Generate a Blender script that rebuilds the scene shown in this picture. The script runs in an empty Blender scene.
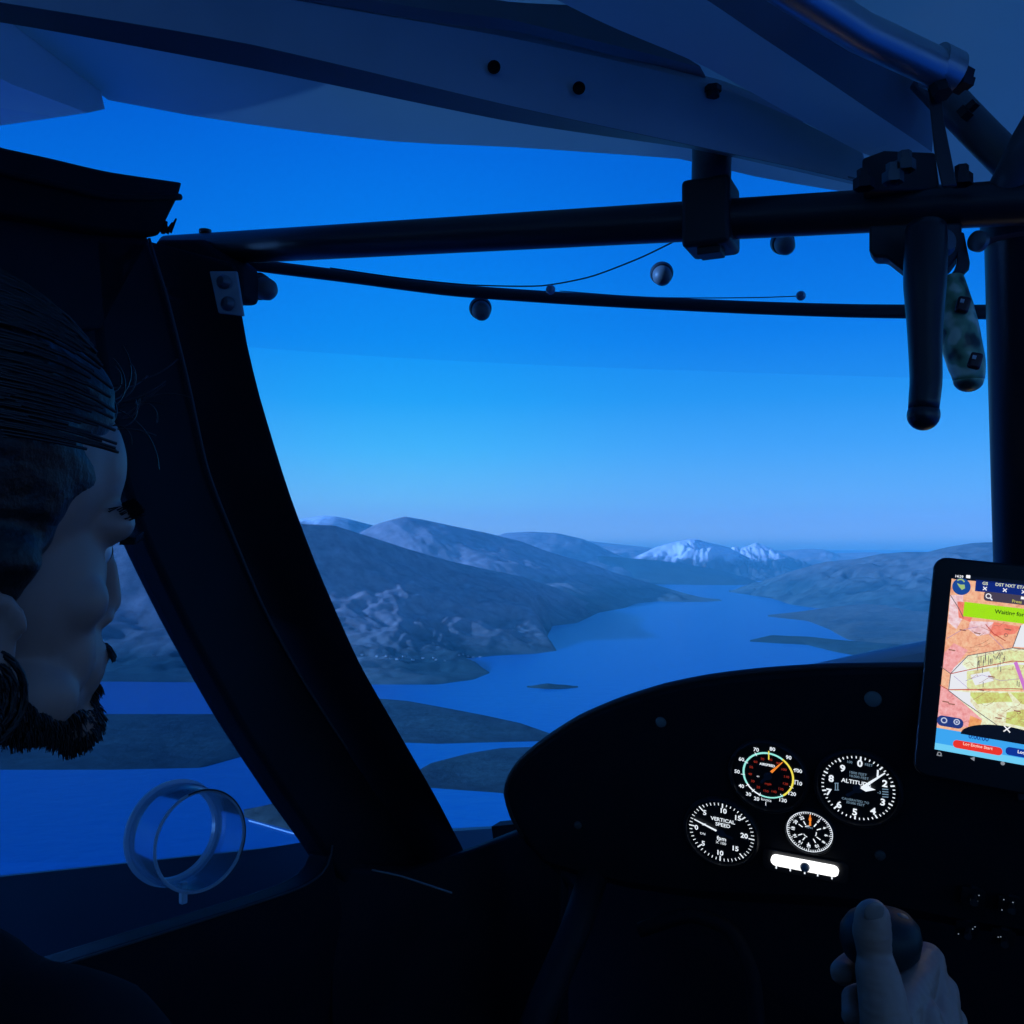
import bpy, bmesh, math, random
from mathutils import Vector, Matrix, noise
from mathutils.bvhtree import BVHTree
random.seed(7)
C = bpy.context.scene.collection
PI = math.pi
F = 960.0; HZ = 545.0; ALT = 500.0
TH = math.atan((HZ - 512) / F)
CF = Vector((0, math.cos(TH), math.sin(TH))); CU = Vector((0, -math.sin(TH), math.cos(TH))); CR = Vector((1, 0, 0))
Z = Vector((0, 0, 1))
def P(px, py, d): return d * (CF + CR * ((px - 512) / F) + CU * ((512 - py) / F))
YAW = math.radians(25)
AF = Vector((math.sin(YAW), math.cos(YAW), 0)); AR = Vector((math.cos(YAW), -math.sin(YAW), 0))
def A(f, r, u): return AF * f + AR * r + Z * u

# ------------------------------------------------------------------ materials
MATS = {}
def mat(name, col, rough=.6, metal=0, spec=.5, var=0, scale=20, emit=0, bump=0, coord='Object'):
    if name in MATS: return MATS[name]
    m = bpy.data.materials.new(name); m.use_nodes = True
    nt = m.node_tree; b = nt.nodes['Principled BSDF']
    b.inputs['Base Color'].default_value = (*col, 1); b.inputs['Roughness'].default_value = rough
    b.inputs['Metallic'].default_value = metal; b.inputs['Specular IOR Level'].default_value = spec
    if emit:
        b.inputs['Emission Color'].default_value = (*col, 1); b.inputs['Emission Strength'].default_value = emit
        b.inputs['Base Color'].default_value = (.02, .02, .02, 1)
    if var or bump:
        tc = nt.nodes.new('ShaderNodeTexCoord'); n = nt.nodes.new('ShaderNodeTexNoise')
        n.inputs['Scale'].default_value = scale; n.inputs['Detail'].default_value = 5
        nt.links.new(tc.outputs[coord], n.inputs['Vector'])
        if var:
            mx = nt.nodes.new('ShaderNodeMix'); mx.data_type = 'RGBA'
            mx.inputs[6].default_value = (*[c * (1 - var) for c in col], 1)
            mx.inputs[7].default_value = (*[min(1, c * (1 + var)) for c in col], 1)
            nt.links.new(n.outputs['Fac'], mx.inputs[0]); nt.links.new(mx.outputs[2], b.inputs['Base Color'])
        if bump:
            bp = nt.nodes.new('ShaderNodeBump'); bp.inputs['Strength'].default_value = bump; bp.inputs['Distance'].default_value = .002
            nt.links.new(n.outputs['Fac'], bp.inputs['Height']); nt.links.new(bp.outputs[0], b.inputs['Normal'])
    MATS[name] = m; return m
def clear(name, tint, gloss=.06, diff=0.0, dcol=(.5, .6, .7), rough=.05):
    m = bpy.data.materials.new(name); m.use_nodes = True; nt = m.node_tree; nt.nodes.clear()
    o = nt.nodes.new('ShaderNodeOutputMaterial'); t = nt.nodes.new('ShaderNodeBsdfTransparent'); t.inputs[0].default_value = (*tint, 1)
    g = nt.nodes.new('ShaderNodeBsdfGlossy'); g.inputs['Roughness'].default_value = rough; g.inputs['Color'].default_value = (1, 1, 1, 1)
    f = nt.nodes.new('ShaderNodeLayerWeight'); f.inputs[0].default_value = gloss
    mx = nt.nodes.new('ShaderNodeMixShader')
    nt.links.new(f.outputs['Fresnel'], mx.inputs[0]); nt.links.new(t.outputs[0], mx.inputs[1]); nt.links.new(g.outputs[0], mx.inputs[2])
    last = mx
    if diff:
        d = nt.nodes.new('ShaderNodeBsdfDiffuse'); d.inputs[0].default_value = (*dcol, 1)
        tr = nt.nodes.new('ShaderNodeBsdfTranslucent'); tr.inputs[0].default_value = (*dcol, 1)
        ad = nt.nodes.new('ShaderNodeMixShader'); ad.inputs[0].default_value = .5
        nt.links.new(d.outputs[0], ad.inputs[1]); nt.links.new(tr.outputs[0], ad.inputs[2])
        m2 = nt.nodes.new('ShaderNodeMixShader'); m2.inputs[0].default_value = diff
        nt.links.new(mx.outputs[0], m2.inputs[1]); nt.links.new(ad.outputs[0], m2.inputs[2]); last = m2
    nt.links.new(last.outputs[0], o.inputs[0]); return m
def srgb(r, g, b): return tuple(((c / 255) / 12.92 if c / 255 < .04045 else ((c / 255 + .055) / 1.055) ** 2.4) for c in (r, g, b))

BLACK = mat('black_paint', (.012, .013, .016), .55, var=.3, scale=30)
PILLAR = mat('black_composite', (.009, .012, .017), .7, spec=.15, var=.4, scale=14)
VINYL = mat('black_vinyl', (.005, .006, .008), .8, spec=.15, var=.4, scale=25, bump=.3)
RUBBER = mat('black_rubber', (.02, .021, .024), .5)
GREYCAP = mat('grey_cap_plastic', (.13, .14, .14), .5)
STEEL = mat('dull_steel', (.16, .17, .18), .45, .6, var=.25, scale=40)
TUBEBLK = mat('black_tube_paint', (.016, .018, .023), .4)
SCREW = mat('screw_steel', (.35, .36, .36), .35, .8)
FABRIC = mat('cabin_fabric', (.62, .64, .66), .8, var=.12, scale=6, bump=.2)
def translucent(m, w, col):
    nt = m.node_tree; o = nt.nodes['Material Output']; b = nt.nodes['Principled BSDF']; t = nt.nodes.new('ShaderNodeBsdfTranslucent'); t.inputs[0].default_value = (*col, 1)
    x = nt.nodes.new('ShaderNodeMixShader'); x.inputs[0].default_value = w; nt.links.new(b.outputs[0], x.inputs[1]); nt.links.new(t.outputs[0], x.inputs[2]); nt.links.new(x.outputs[0], o.inputs[0]); return m
translucent(FABRIC, .17, (.45, .60, .50))
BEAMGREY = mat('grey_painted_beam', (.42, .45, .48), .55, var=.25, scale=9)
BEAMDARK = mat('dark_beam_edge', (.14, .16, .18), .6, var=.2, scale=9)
ALU = mat('brushed_tube', (.42, .44, .46), .35, .7, var=.2, scale=14)
FLOORM = mat('footwell_black', (.010, .011, .016), .85)
GLOW_W = mat('backlit_white', (.85, .92, 1.0), emit=1.0)
GLOW_HOT = mat('backlit_bar_white', (1, 1, 1), emit=1.6)
GLOW_O = mat('backlit_orange', (1.0, .27, .03), emit=.9)
GLOW_R = mat('backlit_red', (.75, .06, .03), emit=.5)
GLOW_C = mat('backlit_cyan', (.35, .95, .85), emit=.9)
GLOW_G = mat('backlit_green', (.45, .95, .35), emit=.8)
GLOW_Y = mat('backlit_yellow', (1, .85, .1), emit=.9)
GLOW_D = mat('backlit_dim_blue', (.35, .55, .75), emit=.5)
FACE_D = mat('dial_black', (.004, .005, .008), .6)

# ------------------------------------------------------------------ mesh builder
class MB:
    def __init__(s): s.v = []; s.f = []; s.m = []
    def add(s, vs, fs, mi=0):
        o = len(s.v); s.v += [Vector(v) for v in vs]; s.f += [tuple(i + o for i in f) for f in fs]; s.m += [mi] * len(fs); return s
    def box(s, c, ax, h, mi=0):
        c = Vector(c); vs = [c + ax[0] * (sx * h[0]) + ax[1] * (sy * h[1]) + ax[2] * (sz * h[2]) for sx in (-1, 1) for sy in (-1, 1) for sz in (-1, 1)]
        return s.add(vs, [(0, 1, 3, 2), (4, 6, 7, 5), (0, 4, 5, 1), (2, 3, 7, 6), (0, 2, 6, 4), (1, 5, 7, 3)], mi)
    def tube(s, pts, r, seg=16, mi=0, caps=True, flat=None):
        pts = [Vector(p) for p in pts]; n = len(pts)
        if not isinstance(r, (list, tuple)): r = [r] * n
        t0 = (pts[1] - pts[0]).normalized(); u = t0.orthogonal().normalized(); vs = []; fs = []
        for i in range(n):
            t = ((pts[min(i + 1, n - 1)] - pts[max(i - 1, 0)])).normalized()
            u = (u - t * u.dot(t)).normalized(); w = t.cross(u)
            for k in range(seg):
                a = 2 * PI * k / seg; vs.append(pts[i] + (u * math.cos(a) + w * math.sin(a)) * r[i])
        for i in range(n - 1):
            for k in range(seg): fs.append((i * seg + k, i * seg + (k + 1) % seg, (i + 1) * seg + (k + 1) % seg, (i + 1) * seg + k))
        if caps: fs.append(tuple(range(seg))[::-1]); fs.append(tuple((n - 1) * seg + k for k in range(seg)))
        return s.add(vs, fs, mi)
    def lathe(s, o, ax, prof, seg=40, mi=0, u=None, arc=None):
        o = Vector(o); ax = Vector(ax).normalized(); u = (u or ax.orthogonal()).normalized(); w = ax.cross(u); vs = []; fs = []
        n = len(prof)
        for (r, h) in prof:
            for k in range(seg):
                a = 2 * PI * k / seg; vs.append(o + ax * h + (u * math.cos(a) + w * math.sin(a)) * r)
        for i in range(n - 1):
            for k in range(seg): fs.append((i * seg + k, i * seg + (k + 1) % seg, (i + 1) * seg + (k + 1) % seg, (i + 1) * seg + k))
        return s.add(vs, fs, mi)
    def ball(s, c, rad, ax=None, seg=24, rings=14, mi=0):
        c = Vector(c); ax = ax or (CR, Vector((0, 1, 0)), Z)
        if not isinstance(rad, (list, tuple)): rad = (rad,) * 3
        vs = []; fs = []
        for i in range(rings + 1):
            th = PI * i / rings
            for k in range(seg):
                a = 2 * PI * k / seg
                vs.append(c + ax[0] * (rad[0] * math.sin(th) * math.cos(a)) + ax[1] * (rad[1] * math.sin(th) * math.sin(a)) + ax[2] * (rad[2] * math.cos(th)))
        for i in range(rings):
            for k in range(seg): fs.append((i * seg + k, (i + 1) * seg + k, (i + 1) * seg + (k + 1) % seg, i * seg + (k + 1) % seg))
        return s.add(vs, fs, mi)
    def prism(s, pts, ext, mi=0):
        pts = [Vector(p) for p in pts]; n = len(pts); ext = Vector(ext)
        vs = pts + [p + ext for p in pts]
        fs = [tuple(range(n)), tuple(range(2 * n - 1, n - 1, -1))] + [(i, n + i, n + (i + 1) % n, (i + 1) % n) for i in range(n)]
        return s.add(vs, fs, mi)
    def ribbon(s, la, lb, ext, mi=0, n=24):
        """A thick curved strip between two lines of points."""
        a = resample(la, n); b = resample(lb, n); ext = Vector(ext); vs = []; fs = []
        for i in range(n): vs += [a[i], b[i], b[i] + ext, a[i] + ext]
        for i in range(n - 1):
            for k in range(4): fs.append((4 * i + k, 4 * i + (k + 1) % 4, 4 * i + 4 + (k + 1) % 4, 4 * i + 4 + k))
        fs += [(0, 3, 2, 1), (4 * n - 4, 4 * n - 3, 4 * n - 2, 4 * n - 1)]
        return s.add(vs, fs, mi)
def resample(l, n):
    l = [Vector(p) for p in l]
    d = [0]
    for i in range(len(l) - 1): d.append(d[-1] + (l[i + 1] - l[i]).length)
    out = []
    for k in range(n):
        t = d[-1] * k / (n - 1); i = 0
        while i < len(l) - 2 and d[i + 1] < t: i += 1
        q = (t - d[i]) / max(1e-9, d[i + 1] - d[i])
        p0 = l[max(i - 1, 0)]; p1 = l[i]; p2 = l[i + 1]; p3 = l[min(i + 2, len(l) - 1)]
        lin = p1.lerp(p2, q)
        cr = .5 * ((2 * p1) + (p2 - p0) * q + (2 * p0 - 5 * p1 + 4 * p2 - p3) * q * q + (3 * p1 - p0 - 3 * p2 + p3) * q ** 3)
        out.append(cr * .6 + lin * .4)
    return out
def smoothline(l, n): return resample(l, n)

def root_of(o):
    while o.parent: o = o.parent
    return o
def obj(name, mb, m, parent=None, smooth=40, bevel=0, subsurf=0):
    if isinstance(mb, MB):
        me = bpy.data.meshes.new(name)
        if parent: org = root_of(parent).location
        else:
            lo = Vector((min(v.x for v in mb.v), min(v.y for v in mb.v), min(v.z for v in mb.v))); hi = Vector((max(v.x for v in mb.v), max(v.y for v in mb.v), max(v.z for v in mb.v)))
            org = (lo + hi) / 2; org.z = lo.z
        me.from_pydata([v - org for v in mb.v], [], mb.f); 
        for p, mi in zip(me.polygons, mb.m): p.material_index = mi
        bm = bmesh.new(); bm.from_mesh(me); bmesh.ops.recalc_face_normals(bm, faces=bm.faces); bm.to_mesh(me); bm.free()
    else:
        me = mb; org = root_of(parent).location if parent else Vector((0, 0, 0))
        me.transform(Matrix.Translation(-org))
    for x in (m if isinstance(m, (list, tuple)) else [m]): me.materials.append(x)
    o = bpy.data.objects.new(name, me); C.objects.link(o)
    if parent: o.parent = parent
    else: o.location = org
    if bevel:
        b = o.modifiers.new('bevel', 'BEVEL'); b.width = bevel; b.segments = 3; b.limit_method = 'ANGLE'; b.angle_limit = math.radians(35)
    if subsurf:
        b = o.modifiers.new('sub', 'SUBSURF'); b.levels = b.render_levels = subsurf
    if smooth:
        me.shade_smooth() if smooth >= 180 else me.set_sharp_from_angle(angle=math.radians(smooth))
    return o
def tag(o, label, cat, group=None, kind=None):
    o['label'] = label; o['category'] = cat
    if group: o['group'] = group
    if kind: o['kind'] = kind
    return o
def thing(name, label, cat, loc, group=None):
    o = bpy.data.objects.new(name, None); C.objects.link(o); o.location = Vector(loc); o.empty_display_size = .02
    return tag(o, label, cat, group)
def struct(name, mb, m, parent=None, **k):
    o = obj(name, mb, m, parent, **k)
    if not parent: o['kind'] = 'structure'
    return o

def text_polys(s, size, bold=0.0, sx=1.0):
    cu = bpy.data.curves.new('t', 'FONT'); cu.body = s; cu.size = size; cu.align_x = 'CENTER'; cu.align_y = 'CENTER'; cu.offset = bold; cu.resolution_u = 3
    o = bpy.data.objects.new('t', cu); C.objects.link(o)
    dg = bpy.context.evaluated_depsgraph_get(); me = bpy.data.meshes.new_from_object(o.evaluated_get(dg))
    vs = [(v.co.x * sx, v.co.y) for v in me.vertices]; fs = [tuple(p.vertices) for p in me.polygons]
    bpy.data.objects.remove(o); bpy.data.curves.remove(cu); bpy.data.meshes.remove(me); return vs, fs
class Plane:
    """A flat face in the cabin: origin, right, up; n looks out of the face."""
    def __init__(s, o, r, u):
        s.o = Vector(o); s.r = Vector(r).normalized(); u = Vector(u); s.u = (u - s.r * u.dot(s.r)).normalized(); s.n = s.r.cross(s.u).normalized()
    def loc(s, px, py):
        d = P(px, py, 1); t = s.o.dot(s.n) / d.dot(s.n); q = d * t - s.o; return q.dot(s.r), q.dot(s.u)
    def W(s, a, b, h=0): return s.o + s.r * a + s.u * b + s.n * h
    def px(s, x, y, h=0): return s.W(*s.loc(x, y), h)
    def poly(s, mb, pts, h, mi=0): mb.add([s.W(a, b, h) for a, b in pts], [tuple(range(len(pts)))], mi)
    def text(s, mb, st, a, b, size, h, mi=0, bold=.0, rot=0, sx=1.0):
        vs, fs = text_polys(st, size, bold, sx); c, q = math.cos(rot), math.sin(rot)
        mb.add([s.W(a + x * c - y * q, b + x * q + y * c, h) for x, y in vs], fs, mi)
    def line(s, mb, p, q, w, h, mi=0, w2=None):
        p = Vector(p); q = Vector(q); t = (q - p).normalized(); n = Vector((-t.y, t.x)); w2 = w if w2 is None else w2
        s.poly(mb, [p - n * w / 2, q - n * w2 / 2, q + n * w2 / 2, p + n * w / 2], h, mi)
    def pline(s, mb, pts, w, h, mi=0):
        for i in range(len(pts) - 1): s.line(mb, pts[i], pts[i + 1], w, h, mi)
    def ring(s, mb, a, b, r0, r1, h, mi=0, a0=0, a1=2 * PI, n=48):
        for k in range(n):
            t0 = a0 + (a1 - a0) * k / n; t1 = a0 + (a1 - a0) * (k + 1) / n
            s.poly(mb, [(a + r0 * math.sin(t0), b + r0 * math.cos(t0)), (a + r1 * math.sin(t0), b + r1 * math.cos(t0)), (a + r1 * math.sin(t1), b + r1 * math.cos(t1)), (a + r0 * math.sin(t1), b + r0 * math.cos(t1))], h, mi)
def circ(a, b, r, n=32, ry=None): return [(a + r * math.cos(2 * PI * k / n), b + (ry or r) * math.sin(2 * PI * k / n)) for k in range(n)]
def rrect(x0, y0, x1, y1, r, n=5):
    o = []
    for cx, cy, s in ((x1 - r, y1 - r, 0), (x0 + r, y1 - r, 1), (x0 + r, y0 + r, 2), (x1 - r, y0 + r, 3)):
        for k in range(n + 1):
            a = (s + k / n) * PI / 2; o.append((cx + r * math.cos(a), cy + r * math.sin(a)))
    return o
def voxel(mb, size, smooth_it=4, fac=.5):
    me = bpy.data.meshes.new('v'); me.from_pydata(mb.v, [], mb.f)
    bm = bmesh.new(); bm.from_mesh(me); bmesh.ops.recalc_face_normals(bm, faces=bm.faces); bm.to_mesh(me); bm.free()
    o = bpy.data.objects.new('v', me); C.objects.link(o)
    r = o.modifiers.new('r', 'REMESH'); r.mode = 'VOXEL'; r.voxel_size = size; r.use_smooth_shade = True
    if smooth_it: q = o.modifiers.new('s', 'SMOOTH'); q.iterations = smooth_it; q.factor = fac
    dg = bpy.context.evaluated_depsgraph_get(); out = bpy.data.meshes.new_from_object(o.evaluated_get(dg))
    bpy.data.objects.remove(o); bpy.data.meshes.remove(me); out.shade_smooth(); return out
def chain(mb, pts, step=.35, seg=14, rings=8):
    """Overlapping balls along (point, radius) pairs."""
    for (p, r), (q, s) in zip(pts, pts[1:]):
        p = Vector(p); q = Vector(q); n = max(1, int((q - p).length / (min(r, s) * step)) + 1)
        for k in range(n + 1):
            t = k / n; mb.ball(p.lerp(q, t), r + (s - r) * t, seg=seg, rings=rings)
# LANDSCAPE
# ------------------------------------------------------------------ landscape
def lerpl(l, n):
    out = []
    for k in range(n):
        t = (len(l) - 1) * k / (n - 1); i = min(int(t), len(l) - 2); q = t - i
        out.append([a + (b - a) * q for a, b in zip(l[i], l[i + 1])])
    return out
def hillmat(name, lo, hi, high, snow=None, scale=1 / 400., hstart=.3, patch=None):
    """Grass, heather and wood in noise patches; bare ground (and snow) higher up."""
    m = bpy.data.materials.new(name); m.use_nodes = True; nt = m.node_tree; b = nt.nodes['Principled BSDF']; b.inputs['Roughness'].default_value = .95
    b.inputs['Specular IOR Level'].default_value = .1
    N = nt.nodes.new; L = nt.links.new
    tc = N('ShaderNodeTexCoord'); geo = N('ShaderNodeNewGeometry'); sp = N('ShaderNodeSeparateXYZ'); L(geo.outputs['Position'], sp.inputs[0])
    def tex(sc, det=8, rough=.6):
        n = N('ShaderNodeTexNoise'); n.inputs['Scale'].default_value = sc; n.inputs['Detail'].default_value = det; n.inputs['Roughness'].default_value = rough
        L(geo.outputs['Position'], n.inputs['Vector']); return n
    def ramp(src, a, b_):
        r = N('ShaderNodeMapRange'); r.inputs[1].default_value = a; r.inputs[2].default_value = b_; L(src, r.inputs[0]); return r.outputs[0]
    def mix(f, a, b_):
        x = N('ShaderNodeMix'); x.data_type = 'RGBA'; L(f, x.inputs[0])
        for s, c in ((6, a), (7, b_)):
            if isinstance(c, tuple): x.inputs[s].default_value = (*c, 1)
            else: L(c, x.inputs[s])
        return x.outputs[2]
    n1 = tex(scale); n2 = tex(scale * 9, 6, .7)
    c = mix(ramp(n1.outputs[0], .42, .6), lo, hi)
    h = N('ShaderNodeMath'); h.operation = 'ADD'; L(sp.outputs[2], h.inputs[0])
    wob = N('ShaderNodeMath'); wob.operation = 'MULTIPLY'; wob.inputs[1].default_value = 260; L(n1.outputs[0], wob.inputs[0]); L(wob.outputs[0], h.inputs[1])
    hz0 = -ALT + 130 + hstart * 500
    c = mix(ramp(h.outputs[0], hz0 - 60, hz0 + 120), c, high)
    sp2 = mix(ramp(n2.outputs[0], .3, .75), (.55, .55, .55), (1.35, 1.35, 1.35))
    mm = N('ShaderNodeMix'); mm.data_type = 'RGBA'; mm.blend_type = 'MULTIPLY'; mm.inputs[0].default_value = 1; L(c, mm.inputs[6]); L(sp2, mm.inputs[7]); c = mm.outputs[2]
    if snow is not None:
        s = N('ShaderNodeMath'); s.operation = 'ADD'; L(sp.outputs[2], s.inputs[0])
        w2 = N('ShaderNodeMath'); w2.operation = 'MULTIPLY'; w2.inputs[1].default_value = 420
        n3 = tex(1 / 350., 8, .7); L(n3.outputs[0], w2.inputs[0]); L(w2.outputs[0], s.inputs[1])
        c = mix(ramp(s.outputs[0], snow, snow + 90), c, (.82, .84, .88))
    L(c, b.inputs['Base Color'])
    bp = N('ShaderNodeBump'); bp.inputs['Strength'].default_value = .5; bp.inputs['Distance'].default_value = 9; L(n2.outputs[0], bp.inputs['Height']); L(bp.outputs[0], b.inputs['Normal'])
    return m
def land(name, label, crest, foot, m, prof=1.0, amp=20, nu=150, nv=46, seed=0, back=.5, ns=900., flat=None, cat='hill', gully=0):
    """crest: (px, py, distance km or 'h'+height m); foot: (px, py) shoreline on the water."""
    cr = []
    for px, py, D in crest:
        d = P(px, py, 1)
        if D < 0:                                         # a height above the water
            t = (-ALT - D) / d.z
        else: t = D * 1000 / d.y
        cr.append(d * t)
    ft = []
    for px, py in foot:
        d = P(px, py, 1); ft.append(d * (-ALT / d.z))
    cr = [Vector(q) for q in lerpl([tuple(p) for p in cr], nu)]; ft = [Vector(q) for q in lerpl([tuple(p) for p in ft], nu)]
    def sm(l):
        for _ in range(2): l = [l[0]] + [(l[i - 1] + l[i] * 2 + l[i + 1]) / 4 for i in range(1, len(l) - 1)] + [l[-1]]
        return l
    cr = sm(cr); ft = sm(ft)
    nb = 10; vs = []; fs = []; rows = nv + nb
    for i in range(nu):
        s = i / (nu - 1); p = flat(s) if flat else 0
        hc = cr[i].z + ALT
        for j in range(rows):
            if j < nv:
                v = j / (nv - 1); q = ft[i].lerp(cr[i], v)
                g = (1 - p) * (v ** prof) + p * (v ** 3.2)
                h = hc * g; env = math.sin(PI * min(1, v)) ** .8
            else:
                v = (j - nv + 1) / nb; dirv = (cr[i] - ft[i]); dirv.z = 0
                q = cr[i] + dirv.normalized() * max(hc * 2.5, 30) * v * back * 2; h = hc * (1 - v) ** 1.2 - 2 * v; env = math.sin(PI * v) * .5
            x = Vector((q.x / ns, q.y / ns, seed * 7.3))
            n = noise.fractal(x, .9, 2.1, 6); rg = 1 - abs(noise.fractal(x * 1.7 + Vector((3, 5, 1)), .8, 2.0, 5)) * 2
            k = min(1, hc / 60)
            z = -ALT + max(h, 0) + env * k * (n * amp * 1.3 + gully * (rg - .5))
            if j == 0: z = -ALT - 3
            lat = env * k * amp * 1.5 * noise.noise(x * 2.3)
            vs.append(Vector((q.x + lat, q.y + lat * .6, max(z, -ALT - 3 if j in (0, rows - 1) else -ALT + .5))))
    for i in range(nu - 1):
        for j in range(rows - 1): a = i * rows + j; fs.append((a, a + rows, a + rows + 1, a + 1))
    mb = MB().add(vs, fs); o = obj(name, mb, m, smooth=180); tag(o, label, cat, kind='structure')
    return o, mb
GRASS = (.12, .16, .14); HEATH = (.36, .28, .27); WOOD = (.035, .075, .075); BARE = (.44, .36, .36)
m_near = hillmat('wooded_headland', (.028, .055, .065), (.045, .085, .09), (.06, .09, .09), scale=1 / 250., hstart=1.5)
m_h1 = hillmat('moor_hillside', WOOD, GRASS, HEATH, scale=1 / 700., hstart=.10)
m_h2 = hillmat('moor_ridge', GRASS, (.13, .13, .09), BARE, scale=1 / 900., hstart=.3)
m_far = hillmat('far_ridge_ground', GRASS, (.16, .16, .14), (.34, .32, .33), scale=1 / 1500., hstart=.3, snow=420)
m_snow = hillmat('snowy_mountain_ground', (.07, .09, .08), (.12, .13, .12), (.2, .2, .2), scale=1 / 900., hstart=.3, snow=-40)
m_dark = hillmat('dark_wood_ground', WOOD, (.05, .075, .05), (.08, .09, .07), scale=1 / 800., hstart=.8)
m_right = hillmat('right_hillside', WOOD, GRASS, (.20, .18, .16), scale=1 / 900., hstart=.35)
m_shore = hillmat('shore_fields', WOOD, (.10, .12, .07), (.24, .2, .17), scale=1 / 350., hstart=.0)

land('mountain', 'distant hazy blue ridge left of the snow-capped mountain', [(540, 549, 20), (565, 544, 20), (590, 541, 20), (615, 544, 20), (645, 547, 20), (690, 553, 20), (740, 560, 20)], [(540, 577), (740, 577)], m_far, amp=90, seed=1, cat='mountain')
land('mountain', 'distant flat-topped pale ridge beyond the right-hand hills', [(740, 562, 21), (776, 551, 21), (795, 549.5, 21), (812, 549, 21), (824, 549.5, 21), (836, 553, 21), (856, 552.5, 21), (876, 552, 21), (905, 556, 21), (940, 562, 21)], [(740, 577), (940, 577)], m_far, amp=90, seed=2, cat='mountain')
land('mountain', 'snow-dusted pointed peak just right of the broad snowy mountain', [(700, 569, 17.5), (720, 556, 17.3), (735, 549.5, 17), (748, 546, 17), (756, 542.5, 17), (764, 546, 17), (772, 549, 17), (792, 558, 17.2), (808, 564, 17.5), (840, 573, 18)], [(700, 580), (840, 580)], m_snow, amp=120, seed=3, gully=200, ns=1500., cat='mountain')
land('mountain', 'broad snow-capped mountain at the head of the loch', [(612, 571, 15), (636, 557, 15), (656, 547, 15), (672, 542.5, 15), (680, 541, 15), (690, 539, 15), (698, 539.5, 15), (704, 541.5, 15), (728, 547, 15.3), (745, 556, 15.6), (775, 570, 16)], [(612, 581), (775, 581)], m_snow, amp=120, seed=4, gully=200, ns=1500., cat='mountain')
land('hill', 'rounded blue hill behind the second left-hand ridge', [(430, 560, 14), (470, 545, 14), (505, 533, 14), (530, 531.5, 14), (557, 533, 14), (583, 539, 14), (601, 547, 14.2), (616, 554, 14.4), (650, 568, 14.8)], [(430, 590), (650, 588)], m_far, amp=60, seed=5)
land('hill', 'low dark wooded ridge below the snow-capped mountain', [(560, 560, 13.3), (600, 556, 13.3), (640, 559, 13.3), (680, 563, 13.4), (720, 570, 13.4), (748, 578, 13.2), (760, 583, 12.9)], [(560, 584), (652, 584.3), (736, 585.3), (756, 584)], m_dark, amp=25, seed=6)
land('hill', 'pale blue hilltop showing above the left moor beside the windscreen post', [(150, 532, 11), (230, 526, 11), (297, 520, 11), (323, 516, 11), (336, 516.5, 11), (349, 519, 11), (368, 524, 11.2), (400, 532, 11.5), (470, 550, 12)], [(150, 602), (470, 602)], m_far, amp=60, seed=7)
land('hill', 'second ridge on the left sloping down to the loch', [(320, 552, 8.3), (345, 541, 8.3), (375, 524.5, 8.4), (390, 520, 8.4), (405, 516.5, 8.5), (423, 519.5, 8.6), (453, 526, 8.7), (483, 532, 8.8), (520, 541, 8.9), (549, 552, 9.0), (594, 565, 9.3), (616, 573, 9.6), (650, 583, 10.0), (680, 592, 9.6), (700, 597, 9.1), (720, 600, 8.85)],
     [(320, 614), (400, 614), (500, 614), (560, 614), (603, 612), (614, 610), (625, 608), (636, 604), (645, 602.5), (660, 601.5), (680, 602), (700, 602), (722, 601)], m_h2, amp=45, seed=8, nu=220, nv=60, gully=30, flat=lambda s: .2)
hill1, hmb = land('hill', 'large heather-covered hill on the left above the near shore',
     [(-1500, 560, 4.2), (-900, 548, 4.5), (-400, 538, 4.8), (0, 528, 5.0), (120, 523, 5.0), (230, 521, 5.1), (297, 523.5, 5.1), (334, 525.5, 5.2), (371, 537, 5.4), (408, 549, 5.6), (446, 560, 5.9), (483, 568.5, 6.2), (520, 576, 6.5), (557, 588, 6.95), (580, 599, 7.25), (603, 608, 7.6)],
     [(-1500, 684), (-900, 682), (-400, 681), (0, 681), (120, 682), (220, 683), (300, 685), (371, 685), (438, 685), (475, 680), (492, 673), (466, 667), (462, 659), (500, 655.5), (535, 654), (558, 651), (546, 640), (552, 626), (577, 623), (598, 613), (610, 609.5)],
     m_h1, amp=38, nu=320, nv=120, seed=9, gully=35, ns=800., flat=lambda s: .85 if s < .45 else max(.0, .85 - (s - .45) * 4))
land('hill', 'long green hillside on the right shore behind the tablet', [(729, 591, 10.6), (745, 587, 10.5), (760, 582, 10.4), (792, 571, 10), (824, 562, 9.6), (856, 559, 9.2), (880, 554, 9), (905, 552, 8.8), (928, 552, 8.7), (948, 547, 8.6), (972, 543, 8.5), (996, 542, 8.5), (1060, 540, 8.4), (1150, 536, 8.3), (1500, 532, 7.6), (2000, 530, 6.6), (2600, 545, 5.2)],
     [(729, 592), (750, 595), (772, 598.5), (792, 605), (815, 608), (840, 611), (900, 620), (1000, 628), (1150, 640), (1500, 648), (2000, 655), (2600, 670)], m_right, amp=55, seed=10, nu=200, nv=70, gully=50)
land('headland', 'low headland with pale fields on the right shore', [(768, 615, -6), (800, 611.5, -25), (840, 606, -50), (900, 601, -70), (1000, 597, -80), (1150, 590, -90), (1600, 588, -90), (2100, 590, -60), (2600, 600, -5)],
     [(768, 616.5), (808, 621), (830, 630), (846, 640), (925, 656), (1000, 662), (1150, 668), (1600, 675), (2100, 670), (2600, 668)], m_shore, amp=14, seed=11, nu=160, ns=300.)
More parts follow.
